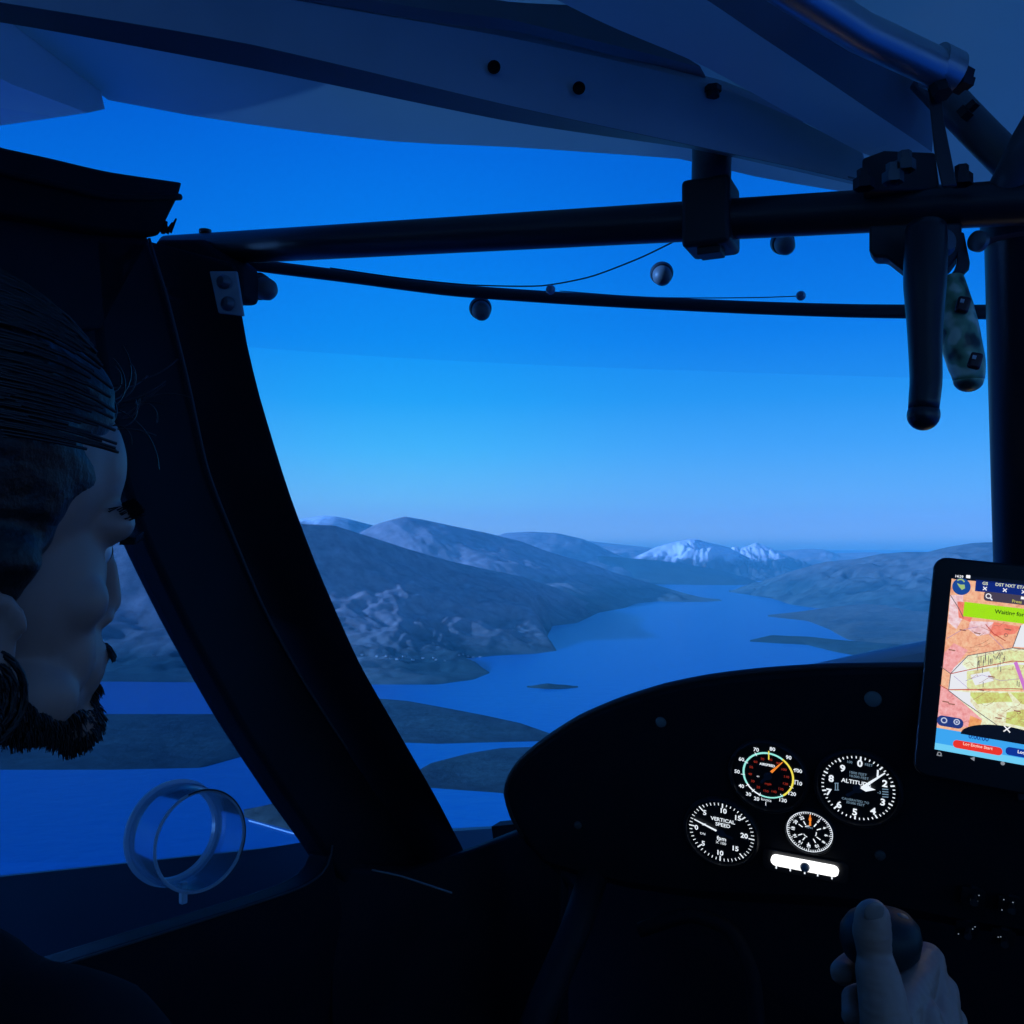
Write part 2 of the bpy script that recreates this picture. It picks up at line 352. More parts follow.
land('headland', 'narrow dark wooded spit nearest on the right shore', [(750, 640, -3), (772, 635, -22), (790, 636, -20), (808, 636.5, -24), (840, 640, -30), (925, 646, -40), (1100, 655, -40), (1500, 665, -30), (1800, 676, -3)],
     [(750, 641.5), (780, 643.5), (808, 645), (835, 652), (925, 668), (1100, 690), (1500, 692), (1800, 682)], m_dark, amp=8, seed=12, ns=200.)
land('islet', 'small low dark islet alone in the middle of the loch', [(527, 686.6, -2), (540, 684.3, -10), (548, 683.3, -14), (556, 684.3, -10), (566, 684.8, -8), (578, 686.6, -2)], [(527, 687.6), (545, 689), (560, 689.2), (578, 687.6)], m_dark, amp=4, seed=13, nu=60, nv=16, ns=60., cat='islet')
land('islet', 'tiny dark islet in the loch at the edge of the panel hood', [(612, 704.6, -2), (622, 702.8, -8), (634, 704, -5), (640, 704.8, -2)], [(612, 705.4), (640, 705.6)], m_dark, amp=2, seed=14, nu=30, nv=10, ns=50., cat='islet')
land('headland', 'dark wooded near headland tapering to a point left of the panel hood', [(-900, 720, -4), (-500, 713, -26), (-150, 713, -26), (0, 713, -26), (110, 714, -26), (226, 714, -28), (300, 706, -28), (350, 700, -28), (379, 698.5, -30), (408, 701, -30), (446, 708, -28), (483, 715, -24), (520, 723, -18), (549, 733, -8), (557, 738, -2)],
     [(-900, 724), (-600, 760), (-150, 771), (0, 771), (110, 771), (200, 769), (250, 755), (330, 745), (408, 743.5), (438, 744.5), (483, 743), (520, 742), (545, 741), (558, 739.5)], m_near, amp=7, seed=15, nu=260, nv=40, ns=140.)
land('headland', 'nearest patch of wooded land beside the left edge of the panel hood', [(405, 778, -3), (431, 763, -14), (470, 753, -16), (501, 748, -16), (560, 746, -14), (700, 748, -14)],
     [(405, 781), (425, 788), (445, 790), (497, 794), (560, 802), (700, 808)], m_near, amp=5, seed=16, nu=120, nv=30, ns=120.)
land('headland', 'scrubby spit of land at the foot of the windscreen post', [(244, 812, -3), (262, 806, -8), (288, 800, -12), (330, 796, -14), (400, 796, -14), (430, 800, -3)],
     [(244, 817), (262, 823), (290, 831), (322, 840), (400, 846), (430, 846)], m_shore, amp=3, seed=17, nu=100, nv=24, ns=80.)

# breakwater, a pale stone line running out along the near spit
bw = MB(); pts = []
for px, py in ((249, 821), (262, 824.5), (280, 830), (300, 835.5), (322, 840), (345, 842)):
    d = P(px, py, 1); pts.append(d * (-ALT / d.z))
a = [p + Vector((-1.5, 2.6, 1.5)) for p in pts]; b = [p + Vector((1.5, -2.6, 1.5)) for p in pts]
bw.ribbon(a, b, (0, 0, -2.5), n=20)
tag(obj('breakwater', bw, mat('pale_stone', (.85, .85, .82), .8, var=.15, scale=.3)), 'thin pale stone breakwater beside the clear air vent', 'breakwater')

# houses along the left shore
bvh = BVHTree.FromPolygons(hmb.v, hmb.f)
WH = mat('white_render', (.42, .42, .42), .8); SLATE = mat('slate_roof', (.12, .13, .15), .7)
def house(px, py, w, dpt, hh, rot):
    d = P(px, py, 1).normalized(); hit = bvh.ray_cast(Vector((0, 0, 0)), d)[0]
    if hit is None: return
    g = bvh.ray_cast(hit + Z * 500, -Z)[0] or hit
    e = thing('house', 'small white house on the shore below the heather hill', 'house', g, 'white houses along the left shore')
    ax = (Vector((math.cos(rot), math.sin(rot), 0)), Vector((-math.sin(rot), math.cos(rot), 0)), Z)
    obj('walls', MB().box(g + Z * hh / 2, ax, (w / 2, dpt / 2, hh / 2 + 1)), WH, e, smooth=0)
    r = MB(); t = g + Z * hh; k = .55
    r.add([t + ax[0] * (sx * w * k) + ax[1] * (sy * dpt * k) for sx in (-1, 1) for sy in (-1, 1)] + [t + ax[0] * (sx * w * k) + Z * dpt * .45 for sx in (-1, 1)], [(0, 1, 3, 2), (0, 2, 5, 4), (1, 4, 5, 3), (0, 4, 1), (2, 3, 5)])
    obj('roof', r, SLATE, e, smooth=0)
for k, (px, py) in enumerate([(352, 655), (362, 657.5), (377, 659), (386, 657), (397, 660), (404, 658), (413, 660), (423, 661), (436, 662), (445, 659.5), (459, 655), (463, 657), (468, 656), (473, 657.5), (480, 656), (154, 655.5), (434, 657), (391, 661)]):
    house(px, py + random.uniform(-2.5, 2.5), 8 + 5 * random.random(), 7, 4, random.uniform(-.5, .5))

# water
wm = bpy.data.materials.new('loch_water'); wm.use_nodes = True; nt = wm.node_tree; b = nt.nodes['Principled BSDF']
b.inputs['Base Color'].default_value = (.001, .12, .34, 1); b.inputs['Roughness'].default_value = .30; b.inputs['IOR'].default_value = 1.33
geo = nt.nodes.new('ShaderNodeNewGeometry'); n = nt.nodes.new('ShaderNodeTexNoise'); n.inputs['Scale'].default_value = .02; n.inputs['Detail'].default_value = 8
nt.links.new(geo.outputs['Position'], n.inputs['Vector']); bp = nt.nodes.new('ShaderNodeBump'); bp.inputs['Strength'].default_value = .35; bp.inputs['Distance'].default_value = 6
nt.links.new(n.outputs[0], bp.inputs['Height']); nt.links.new(bp.outputs[0], b.inputs['Normal'])
w = MB(); w.add([(-90000, -90000, -ALT), (90000, -90000, -ALT), (90000, 90000, -ALT), (-90000, 90000, -ALT)], [(0, 1, 2, 3)])
tag(obj('loch_water', w, wm, smooth=0), 'wide blue loch running away between the hills', 'water', kind='structure')
# haze: a thin layer of real air
hm = bpy.data.materials.new('air_haze'); hm.use_nodes = True; nt = hm.node_tree; nt.nodes.clear()
o_ = nt.nodes.new('ShaderNodeOutputMaterial'); vs_ = nt.nodes.new('ShaderNodeVolumeScatter'); vs_.inputs['Color'].default_value = (.22, .78, 1, 1); vs_.inputs['Density'].default_value = 6.0e-5; vs_.inputs['Anisotropy'].default_value = -.1
nt.links.new(vs_.outputs[0], o_.inputs['Volume'])
hb = MB().box((0, 14000, 150), (CR, Vector((0, 1, 0)), Z), (16000, 12500, 640))
tag(obj('air_haze', hb, hm, smooth=0), 'thin blue haze lying over the loch and hills', 'haze', kind='stuff')
# CABIN
# ------------------------------------------------------------------ cabin shell
_p0 = Vector((-.30, .93, 0))
def dd(px):
    """Depth of the left door's upright plane along the ray through an image column."""
    k = (px - 512) / F; t = (k * .93 + .30) / (.906 * k - .42); return .93 - .906 * t
def dbar(px): return .03 * F / (27.3 + .0165 * px)
def D(px, py, off=0): return P(px, py, dd(px) + off)
INW = AR.copy()                                                     # into the cabin from the left door
# roof skin
front = [P(x, y, d) for x, y, d in ((108, 100, .94), (130, 104, .94), (200, 117, .94), (300, 131, .94), (400, 142, .94), (512, 147, .94), (600, 153, .94), (692, 160, .94), (732, 172, .93), (832, 190, .92), (920, 200, .92), (1100, 206, .92), (1300, 206, .92))]
front = resample(front, 30); mb = MB(); vs = []; fs = []
for p in front:
    for k in range(9):
        t = k / 8; q = p - AF * (1.75 * t); q.z = p.z + (.08 * math.sin(PI * min(1, t * 1.3)) if t < .77 else 0) + .02 * t
        vs.append(q)
for i in range(29):
    for k in range(8): fs.append((i * 9 + k, i * 9 + 9 + k, i * 9 + 10 + k, i * 9 + k + 1))
mb.add(vs, fs)
struct('ceiling', mb, FABRIC, smooth=60)
# outer wing
wp = Vector((-.381, .91, .421)); wl = Vector((-.906, .42, .085)); vs = []; fs = []
prof = [(0, 0), (.02, -.012), (.10, -.02), (.5, -.012), (1.3, 0), (1.3, .01), (.7, .11), (.3, .13), (.08, .08), (.01, .03)]
for s in (.015, 4.6):
    for c, h in prof: vs.append(wp + wl * s - AF * c + Z * h)
n = len(prof)
for k in range(n): fs.append((k, (k + 1) % n, n + (k + 1) % n, n + k))
fs += [tuple(range(n)), tuple(range(2 * n - 1, n - 1, -1))]
WF = translucent(mat('white_wing_fabric', (.68, .72, .74), .5, var=.05, scale=3), .35, (.7, .75, .75))
tag(obj('wing', MB().add(vs, fs), WF), 'pale underside of the left wing beyond the cabin roof', 'wing')
wr_ = front[-1] + AR * .002; tag(obj('wing', MB().add([wr_ + AR * s - AF * c + Z * (h + .01) for s in (0, 4.6) for c, h in prof], fs), WF), 'right wing of the aircraft, off past the right end of the cabin roof', 'wing')  # unseen right wing, put in to block upper sky from the cabin

# the rest of the shell, behind and below
def wall(name, pts, ext, m=FLOORM): return struct(name, MB().prism(pts, ext), m, smooth=0)
wall('floor', [A(-1, -.66, -.95), A(-1, .55, -.95), A(1.44, .55, -.95), A(1.44, -.66, -.95)], Z * -.03)
wall('wall_rear', [A(-.95, -.66, -.95), A(-.95, .5, -.95), A(-.95, .5, .30), A(-.95, -.66, .30)], AF * -.03, VINYL)
wall('wall_front', [A(1.45, -.64, -.95), A(1.45, .5, -.95), A(1.3, .5, -.28), A(1.3, -.45, -.38), A(1.3, -.64, -.42)], AF * .03)
wall('wall_right', [A(-.95, .5, -.95), A(1.45, .5, -.95), A(1.45, .5, -.32), A(-.95, .5, -.32)], AR * .03, VINYL)
_w = D(0, 545) - INW * .05
wall('wall_left', [_w - AF * 1.5 - Z * .94, _w - AF * .1 - Z * .94, _w - AF * .1 + Z * .30, _w - AF * 1.5 + Z * .30], INW * -.03, VINYL)

# left door
e = bpy.data.objects.new('door_1', None); C.objects.link(e); e.location = D(250, 900); tag(e, 'left cabin door with its large window beside the pilot', 'door', kind='structure')
top_l = [D(x, y) for x, y in ((-160, 100), (-60, 138), (0, 160), (60, 180), (110, 205), (152, 240))]
bot_l = [D(x, y) for x, y in ((-160, 420), (-60, 380), (0, 350), (50, 335), (90, 330), (104, 330))]
obj('top_rail', MB().ribbon(top_l, bot_l, INW * -.03), PILLAR, e, bevel=.004)
crease = [(146, 238), (165, 300), (185, 380), (205, 470), (232, 540), (262, 610), (300, 680), (345, 750), (392, 820), (425, 868), (460, 915)]
L_ = [D(x, y) for x, y in ((92, 235), (100, 340), (115, 430), (127, 487), (150, 548), (190, 631), (240, 722), (290, 800), (322, 846), (350, 890), (385, 935))]
R_ = [D(x + 4, y, .0) for x, y in crease]
obj('front_frame', MB().ribbon(L_, R_, INW * -.035, n=40), PILLAR, e, bevel=.006)
low = [(-160, 1060), (0, 988), (60, 965), (100, 952), (160, 933), (220, 914), (270, 898), (300, 887), (318, 876), (328, 862), (331, 845)]
btm = [(x, 1500) for x in (-160, 0, 60, 120, 180, 240, 300, 340, 380, 420, 460)]
obj('lower_panel', MB().ribbon([D(x, y) for x, y in low], [D(x, y) for x, y in btm], INW * -.03, n=40), PILLAR, e, bevel=.004)
obj('window_seal', MB().tube(smoothline([D(x, y) + INW * .002 for x, y in low], 50), .0012, seg=8), mat('highlit_seal', (.035, .05, .055), .8), e, smooth=180)  # highlight along the window edge put into the seal's colour
pane = clear('door_perspex', (.72, .80, .86), .04)
obj('pane', MB().ribbon([D(x, y) - INW * .022 for x, y in ((-160, 380), (0, 330), (100, 300), (150, 500), (250, 700), (360, 880))], [D(x, y) - INW * .022 for x, y in ((-160, 1100), (0, 1010), (100, 970), (200, 940), (300, 910), (350, 885))], INW * -.002), pane, e)
tag(obj('fuselage_fairing', MB().ribbon([P(x, y, d) for x, y, d in ((-200, 898, 1.0), (0, 877, 1.13), (150, 861, 1.25), (260, 849, 1.36), (332, 838, 1.46), (440, 832, 1.62), (530, 826, 1.8))], [P(x, 1250, d) for x, d in ((-200, 1.0), (0, 1.13), (150, 1.25), (260, 1.36), (332, 1.46), (440, 1.62), (530, 1.8))], (0.05, .2, -.05), n=20), mat('dark_green_blue_fabric', (.09, .15, .16), .6, var=.3, scale=5)),
    'dark fabric fuselage side outside below the door window', 'fuselage')

# windscreen post and sill
R2 = [(238, 262), (246, 330), (262, 398), (290, 490), (320, 570), (360, 661), (400, 732), (440, 802), (468, 856), (500, 910), (520, 960)]
mb = MB().ribbon([P(x - 2, y, dd(x) + .03) for x, y in crease], [P(x, y, dd(cx[0]) + .03) for (x, y), cx in zip(R2, crease)], INW * -.03 + AF * .02, n=44)
mb2 = [(152, 238), (200, 238), (240, 262), (240, 300), (165, 300)]
mb.prism([P(x, y, dd(160) + .03) for x, y in mb2], AF * .03)
struct('trim_1', mb, PILLAR, bevel=.006)
mb = MB().ribbon([P(x, y, d) for x, y, d in ((330, 868, 1.14), (400, 872, 1.2), (462, 853, 1.22), (490, 842, 1.2), (522, 830, 1.16), (560, 820, 1.12))], [P(x, y, d) for x, y, d in ((330, 1100, 1.1), (400, 1100, 1.14), (462, 1100, 1.16), (490, 1100, 1.16), (522, 1100, 1.12), (560, 1100, 1.1))], AF * .03)
struct('trim_2', mb, PILLAR, bevel=.004)

wire('weather_strip', [(x, y, dd(x) - .004) for x, y in crease[:9]], .0013, mat('pale_edge', (.035, .045, .06), .6), 'thin paler edge strip running down the windscreen post', 'strip') if 0 else None
obj('edge_piping', MB().tube(smoothline([D(x + 3, y, -.006) for x, y in crease[:8]], 40), .0013, seg=8), mat('pale_edge', (.05, .065, .08), .6), bpy.data.objects['door_1'], smooth=180)  # thin paler tube added along the crease so the edge shows
# windscreens: the lower curved sheet and the tinted sheet above it
def sheet(rows, n=30):
    rs = [resample([P(*q) for q in r], n) for r in rows]; vs = [p for r in rs for p in r]; fs = []
    for j in range(len(rs) - 1):
        for i in range(n - 1): fs.append((j * n + i, j * n + i + 1, j * n + n + i + 1, j * n + n + i))
    o = MB().add(vs, fs); return o
seam = [(150, 338, 1.0), (246, 347, 1.05), (400, 358, 1.12), (560, 366, 1.14), (760, 373, 1.08), (985, 380, .95), (1150, 384, .82), (1400, 390, .68)]
wsm = clear('windscreen_perspex', (.96, .98, 1.0), .03); nt = wsm.node_tree
w1 = sheet([seam, [(x, y + 170, d + .07) for x, y, d in seam], [(x, y + 330, d + .12) for x, y, d in seam], [(x, y + 520, d + .16) for x, y, d in seam]])
struct('window_1', w1, wsm, smooth=180)
w2 = sheet([[(-140, 330, .88)] + [(x, y, d) for x, y, d in seam], [(-140, 200, .86)] + [(x, y - 120, d - .04) for x, y, d in seam], [(-140, 30, .85), (150, 60, .97), (246, 75, .98), (400, 90, .99), (560, 100, .99), (760, 110, .97), (985, 120, .95), (1150, 130, .82), (1400, 140, .70)]])
struct('window_2', w2, clear('tinted_perspex', (.86, .90, .97), .03), smooth=180)

# ------------------------------------------------------------------ roof and frame tubes
def barpt(px, dy=0):
    y = 250 + (px - 190) * (213 - 250) / (837 - 190) if px < 837 else 213 + (px - 837) * (203 - 213) / 175
    return P(px, y + dy, dbar(px))
_bp = [barpt(x) for x in (168, 350, 512, 680, 837, 1012)]; t = MB().tube(_bp + [_bp[-1] + (_bp[-1] - _bp[-2]).normalized() * .62], .0152, seg=28)
e = thing('cross_tube', 'long black tube crossing the top of the windscreen', 'tube', barpt(512))
obj('tube', t, TUBEBLK, e, smooth=180)
bp_ = MB(); pl = Plane(P(227, 294, .915), AR, Z + AR * .02)
bp_.prism([P(x, y, .865) for x, y in ((209, 271), (236, 271), (243, 316), (218, 313))], AF * .003)
g = obj('end_bracket', bp_, mat('bare_aluminium_bracket', (.30, .33, .36), .55, .3, var=.3, scale=60), e, bevel=.001); g['label'] = 'bare grey metal bracket plate with two screws'
for x, y in ((225, 282), (229, 304)):
    s = MB().lathe(P(x, y, .864), -AF, [(0, .007), (.004, .0065), (.0062, .004), (.0065, 0), (0, 0)], seg=16); obj('screw', s, STEEL, g, smooth=40)
s = MB().lathe(barpt(205) + Z * .014, Z, [(.004, 0), (.006, .002), (.006, .005), (0, .006)], seg=12); obj('stud', s, RUBBER, e)

def elmb(p, d, r, h): return MB().lathe(p, d, [(0, h), (r * .6, h), (r * .9, h * .85), (r, h * .6), (r, 0), (0, 0)], seg=20)
# hanger between spar and cross tube
e = thing('tube_hanger', 'short grey post clamped to the black cross tube', 'clamp', P(711, 235, .735))
obj('post', MB().tube([P(712, 140, .745), P(711, 196, .745)], .0152, seg=28), mat('dark_grey_post', (.06, .065, .07), .5), e, smooth=60)
b = MB().box(P(711, 218, .74), (AR, AF, Z), (.0185, .02, .026)); obj('clamp_block', b, BLACK, e, bevel=.004)
b = MB().box(P(711, 250, .735), (AR, AF, Z), (.009, .009, .005)); b2 = obj('nut', b, BLACK, e, bevel=.001)
# curved glazing bar
gb = [(243, 262, .95), (262, 266, .955), (350, 277, .97), (450, 290, .98), (560, 298, .97), (650, 303, .95), (760, 308, .915), (860, 311, .87), (985, 312, .80), (1100, 311, .73), (1400, 306, .60)]
tag(obj('glazing_bar', MB().tube(smoothline([P(*q) for q in gb], 60), [.0062] * 60, seg=14), mat('dull_grey_tube', (.035, .04, .045), .5), smooth=180), 'thin curved grey tube bowed across the windscreen below the black cross tube', 'tube')
_e = _bp[-1] + (_bp[-1] - _bp[-2]).normalized() * .60
struct('trim_3', MB().ribbon([_e + Z * .02 - AF * .03, _e - Z * .25 + AF * .25, _e - Z * .55 + AF * .62], [_e + Z * .02 + AF * .03, _e - Z * .25 + AF * .33, _e - Z * .55 + AF * .72], AR * .03), PILLAR, bevel=.004)
# rubber-capped screws through the windscreen
for lab, px, py, d, ax, sc in (('rubber-capped screw beside the grey end bracket', 263, 288, .95, Vector((.75, -.5, -.35)), 1.1), ('rubber-capped screw under the curved glazing bar', 481, 310, .99, Vector((.12, -.95, -.5)), .95),
                           ('rubber-capped screw above the curved glazing bar near the hanging post', 662, 275, .97, Vector((-.1, -.9, -.5)), .95), ('rubber-capped screw tucked under the black cross tube', 784, 244, .93, Vector((-.05, -.9, -.5)), .95)):
    ax = ax.normalized(); p = P(px, py, d); e = thing('capped_screw', lab, 'screw', p, None)
    obj('washer', MB().lathe(p - ax * .012, ax, [(0, .0), (.0115 * sc, 0), (.0125 * sc, .004), (.0115 * sc, .010), (.008, .012), (0, .012)], seg=26), RUBBER, e)
    obj('cap', MB().lathe(p - ax * .002, ax, [(.0100 * sc, 0), (.0102 * sc, .006), (.0092 * sc, .012), (.0065 * sc, .016), (.0025, .0178), (0, .018)], seg=26), GREYCAP, e, smooth=180)
# fine wires
def wire(name, pts, r, m, lab, cat): return tag(obj(name, MB().tube(smoothline([P(*q) for q in pts], 40), r, seg=6), m, smooth=180), lab, cat)
wire('wire', [(330, 268, .93), (400, 278, .94), (470, 285, .94), (540, 286, .93), (590, 277, .90), (640, 258, .86), (685, 236, .80)], .0007, BLACK, 'thin dark wire sagging from the cross tube to the hanging post', 'wire')
wire('cord', [(560, 291, .96), (640, 297, .94), (700, 298, .92), (760, 297.5, .91), (800, 296, .90)], .0005, mat('clear_line', (.12, .2, .3), .3), 'fine pale line strung just above the curved glazing bar', 'cord')
for px, py, lab in ((801, 296, 'tiny clear clip at the end of the fine pale line'), (551, 290, 'tiny clear clip on the curved glazing bar below the sagging wire')):
    tag(obj('clip', MB().lathe(P(px, py, .9), -AF, [(0, .006), (.003, .005), (.0045, .002), (.0045, 0), (0, 0)], seg=14), mat('clear_clip', (.25, .35, .45), .3)), lab, 'clip')

# roof beam A: tapering grey channel
def PP(l): return [P(*q) for q in l]
e = thing('roof_beam', 'tapering grey roof beam with two bolt holes along the top of the windscreen', 'beam', P(500, 70, .62))
au = [(-160, -150, .5), (0, -70, .52), (250, -8, .57), (512, 38, .63), (702, 82, .68), (792, 117, .71), (862, 153, .74)]
al = [(-160, -20, .5), (0, 2, .52), (250, 44, .57), (512, 106, .63), (692, 145, .68), (790, 166, .71), (868, 184, .74)]
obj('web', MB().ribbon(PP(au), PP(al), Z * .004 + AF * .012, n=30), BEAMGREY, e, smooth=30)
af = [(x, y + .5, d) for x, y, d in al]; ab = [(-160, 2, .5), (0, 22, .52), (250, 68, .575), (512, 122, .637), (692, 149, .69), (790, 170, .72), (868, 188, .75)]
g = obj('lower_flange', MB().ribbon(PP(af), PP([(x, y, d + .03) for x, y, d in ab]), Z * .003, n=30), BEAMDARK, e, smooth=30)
for x, y in ((494, 67), (579, 88)):
    p = P(x, y, .622 if x < 500 else .642); nrm = (P(x, y, 1) * -1).normalized()
    obj('bolt_hole', MB().lathe(p, nrm, [(0, .0), (.0042, .0), (.0042, .002), (.0034, .002), (.0032, .0004), (0, .0004)], seg=20), mat('hole_black', (.002, .002, .002), .9), e)
s = MB().tube([P(713, 97, .68), P(713, 86, .68)], .0045, seg=12); s.lathe(P(713, 92, .68), Z, [(.006, 0), (.006, .004), (0, .004)], seg=6); obj('bolt', s, BLACK, e)
# dark rib between the beams
tag(obj('roof_rib', MB().ribbon(PP([(250, -60, .66), (420, -12, .68), (512, 2, .70), (600, 8, .72), (650, 35, .74), (700, 66, .76)]), PP([(250, -20, .66), (420, 8, .68), (512, 20, .70), (600, 42, .72), (650, 54, .74), (700, 67, .76)]), AF * .02, n=24), mat('dark_rib_paint', (.18, .2, .22), .6)), 'dark wedge-shaped rib under the roof behind the two grey beams', 'rib')
tag(obj('roof_stringer', MB().tube(PP([(120, -60, .66), (270, 0, .69), (400, 20, .71), (512, 34, .73), (640, 66, .76), (720, 88, .79), (800, 120, .82)]), .006, seg=12), BEAMGREY, smooth=180), 'slim pale stringer under the roof just above the tapering beam', 'stringer')
# roof beam B: two-faced angle running to the corner
e = thing('roof_beam', 'broad two-sided grey roof beam slanting down to the lever bracket', 'beam', P(800, 80, .62))
b0 = [(380, -120, .59), (500, -30, .56), (557, 0, .58), (610, 26, .60), (702, 65, .635), (797, 118, .675), (862, 153, .70), (900, 166, .71)]
b1 = [(480, -160, .60), (620, -52, .60), (707, 0, .62), (760, 36, .64), (820, 76, .67), (870, 110, .69), (915, 140, .715), (932, 152, .73)]
b2 = [(560, -190, .59), (690, -70, .60), (790, 0, .63), (815, 18, .64), (850, 42, .66), (890, 66, .68), (922, 88, .70), (936, 100, .72)]
g = obj('near_face', MB().ribbon(PP(b0), PP(b1), Z * .006, n=26), mat('lit_beam_side', (.62, .66, .68), .6, var=.1, scale=9), e, smooth=30)  # light on this face put into a paler colour
g = obj('far_face', MB().ribbon(PP(b1), PP(b2), Z * .006 + AF * .004, n=26), mat('shadowed_beam_side', (.22, .25, .28), .6, var=.2, scale=9), e, smooth=30)  # shade on this face put into a darker colour
# tube C with its end fitting
e = thing('roof_tube', 'bright metal roof tube ending in a bolted fitting at upper right', 'tube', P(850, 30, .6))
obj('tube', MB().tube(PP([(560, -270, .50), (700, -75, .50), (790, -12, .54), (860, 32, .57), (946, 72, .60)]), .0115, seg=24), ALU, e, smooth=60)
ax = (P(946, 72, .6) - P(860, 32, .57)).normalized()
obj('collar', MB().tube([P(934, 65, .598), P(952, 74, .602)], .0140, seg=24), ALU, e, smooth=50)
obj('end_bolt', MB().lathe(P(948, 73, .598), ax, [(.006, 0), (.006, .006), (.0095, .006), (.0095, .013), (.0048, .013), (.0048, .019), (0, .019)], seg=6), BLACK, e, smooth=20)
b = MB(); side = ax.cross(Z).normalized(); b.lathe(P(940, 88, .595), Vector((.1, -.4, -1)), [(.006, -.004), (.006, .006), (0, .006)], seg=6); obj('nut', b, BLACK, e, smooth=20)
# black strut plate
tag(obj('strut_plate', MB().prism([P(x, y, .60) for x, y in ((926, 74), (940, 72), (944, 120), (950, 150), (957, 185), (942, 187), (934, 150), (930, 110))], AF * .004), TUBEBLK, bevel=.001), 'flat black strap hanging from the bright roof tube to the cross tube', 'strap')
# tube E and F to the corner
e = thing('roof_tube', 'dark roof tube with a small bolt running down to the top corner joint', 'tube', P(980, 120, .64))
obj('tube', MB().tube(PP([(925, 75, .68), (975, 128, .67), (1025, 178, .66)]), .0125, seg=22), mat('dark_grey_tube', (.11, .12, .13), .5, .3), e, smooth=60)
obj('bolt', MB().lathe(P(962, 116, .655), Vector((.5, -.7, .5)), [(.006, 0), (.006, .006), (.004, .006), (.004, .012), (0, .012)], seg=6), BLACK, e, smooth=20)
tag(obj('roof_tube', MB().tube(PP([(1005, 190, .655), (1030, 140, .63), (1090, 40, .58), (1150, -90, .53)]), .0115, seg=22), mat('dark_grey_tube', (.1, .1, .1)), smooth=60), 'roof tube rising from the corner joint out past the right edge', 'tube')

# lever bracket cluster at the corner
e = thing('lever_bracket', 'black bracket with bolts holding the levers on the cross tube', 'bracket', P(900, 190, .66))
dB = .665
obj('side_plate', MB().prism([P(x, y, dB) for x, y in ((862, 158), (884, 150), (935, 152), (940, 190), (862, 192))], AF * .05), BLACK, e, bevel=.002)
obj('lower_plate', MB().prism([P(x, y, .655) for x, y in ((869, 225), (962, 222), (960, 252), (948, 268), (905, 272), (886, 257), (874, 257), (869, 250))], AF * .02), BLACK, e, bevel=.002)
for x, y in ((864, 184), (893, 178), (905, 166), (962, 180)):
    obj('bolt', MB().lathe(P(x, y + 5, .64), Z, [(.007, 0), (.007, .007), (.0045, .007), (.0045, .013), (0, .013)], seg=6), STEEL if y < 179 and x < 950 else BLACK, e, smooth=20)
obj('pivot_bolt', MB().lathe(P(939, 244, .64), Vector((.3, -1, .1)), [(.010, 0), (.010, .004), (.007, .008), (0, .009)], seg=20), STEEL, e)
obj('cable_eye', MB().lathe(P(981, 242, .65), Vector((-1, -.6, 0)), [(.004, 0), (.007, .001), (.007, .005), (.004, .007), (0, .007)], seg=20), STEEL, e)
# black lever
e = thing('lever', 'long black lever with a round knob end hanging in the windscreen', 'lever', P(923, 250, .62))
pts = [(926, 228, .63), (926, 250, .625), (925, 275, .62), (925, 300, .617), (925, 340, .612), (926, 380, .608), (924.5, 398, .606), (923.5, 410, .605)]
obj('grip', MB().tube(smoothline(PP(pts), 24), [a for a in [.0128 + .0006 * math.sin(i / 3) - max(0, i - 8) * .00028 for i in range(24)]], seg=24), mat('black_grip', (.015, .016, .02), .35), e, smooth=180)
obj('knob', MB().ball(P(923.5, 415, .605), (.0100, .0100, .0098)), mat('black_grip', (.015, .016, .02)), e, smooth=180)
# patterned lever
e = thing('lever', 'curved lever with a green patterned grip beside the black lever', 'lever', P(960, 290, .66))
arm = MB().prism([P(x, y, .655) for x, y in ((964, 232), (970, 262), (969, 268), (946, 292), (944, 283), (954, 270), (957, 262), (956, 232))], AF * .006)
obj('arm', arm, BLACK, e, bevel=.001)
cam = mat('green_patterned_wrap', (.2, .3, .2), .3); nt = cam.node_tree; bb = nt.nodes['Principled BSDF']
tc = nt.nodes.new('ShaderNodeTexCoord'); n1 = nt.nodes.new('ShaderNodeTexNoise'); n1.inputs['Scale'].default_value = 55; n1.inputs['Detail'].default_value = 2; cr = nt.nodes.new('ShaderNodeValToRGB')
cr.color_ramp.interpolation = 'EASE'; els = cr.color_ramp.elements; els[0].position = .36; els[0].color = (.03, .05, .04, 1); els[1].position = .5; els[1].color = (.25, .42, .22, 1); q = els.new(.62); q.color = (.75, .8, .55, 1)
nt.links.new(tc.outputs['Object'], n1.inputs['Vector']); nt.links.new(n1.outputs[0], cr.inputs[0]); nt.links.new(cr.outputs[0], bb.inputs['Base Color'])
gp = [(954, 276, .652), (955, 296, .65), (957, 318, .648), (961, 342, .646), (966, 362, .645), (968, 372, .645), (968.5, 377, .645), (968.5, 380, .645)]
rr = [.0058, .0085, .0108, .0122, .0128, .0125, .0118, .0098]
gg = smoothline(PP(gp), 28); rad = [rr[min(6, int(i / 27 * 7))] + (rr[min(7, int(i / 27 * 7) + 1)] - rr[min(6, int(i / 27 * 7))]) * (i / 27 * 7 - min(6, int(i / 27 * 7))) for i in range(28)]
gr = obj('grip', MB().tube(gg, rad, seg=24).ball(gg[-1], (.0097, .0097, .0080)), cam, e, smooth=180)
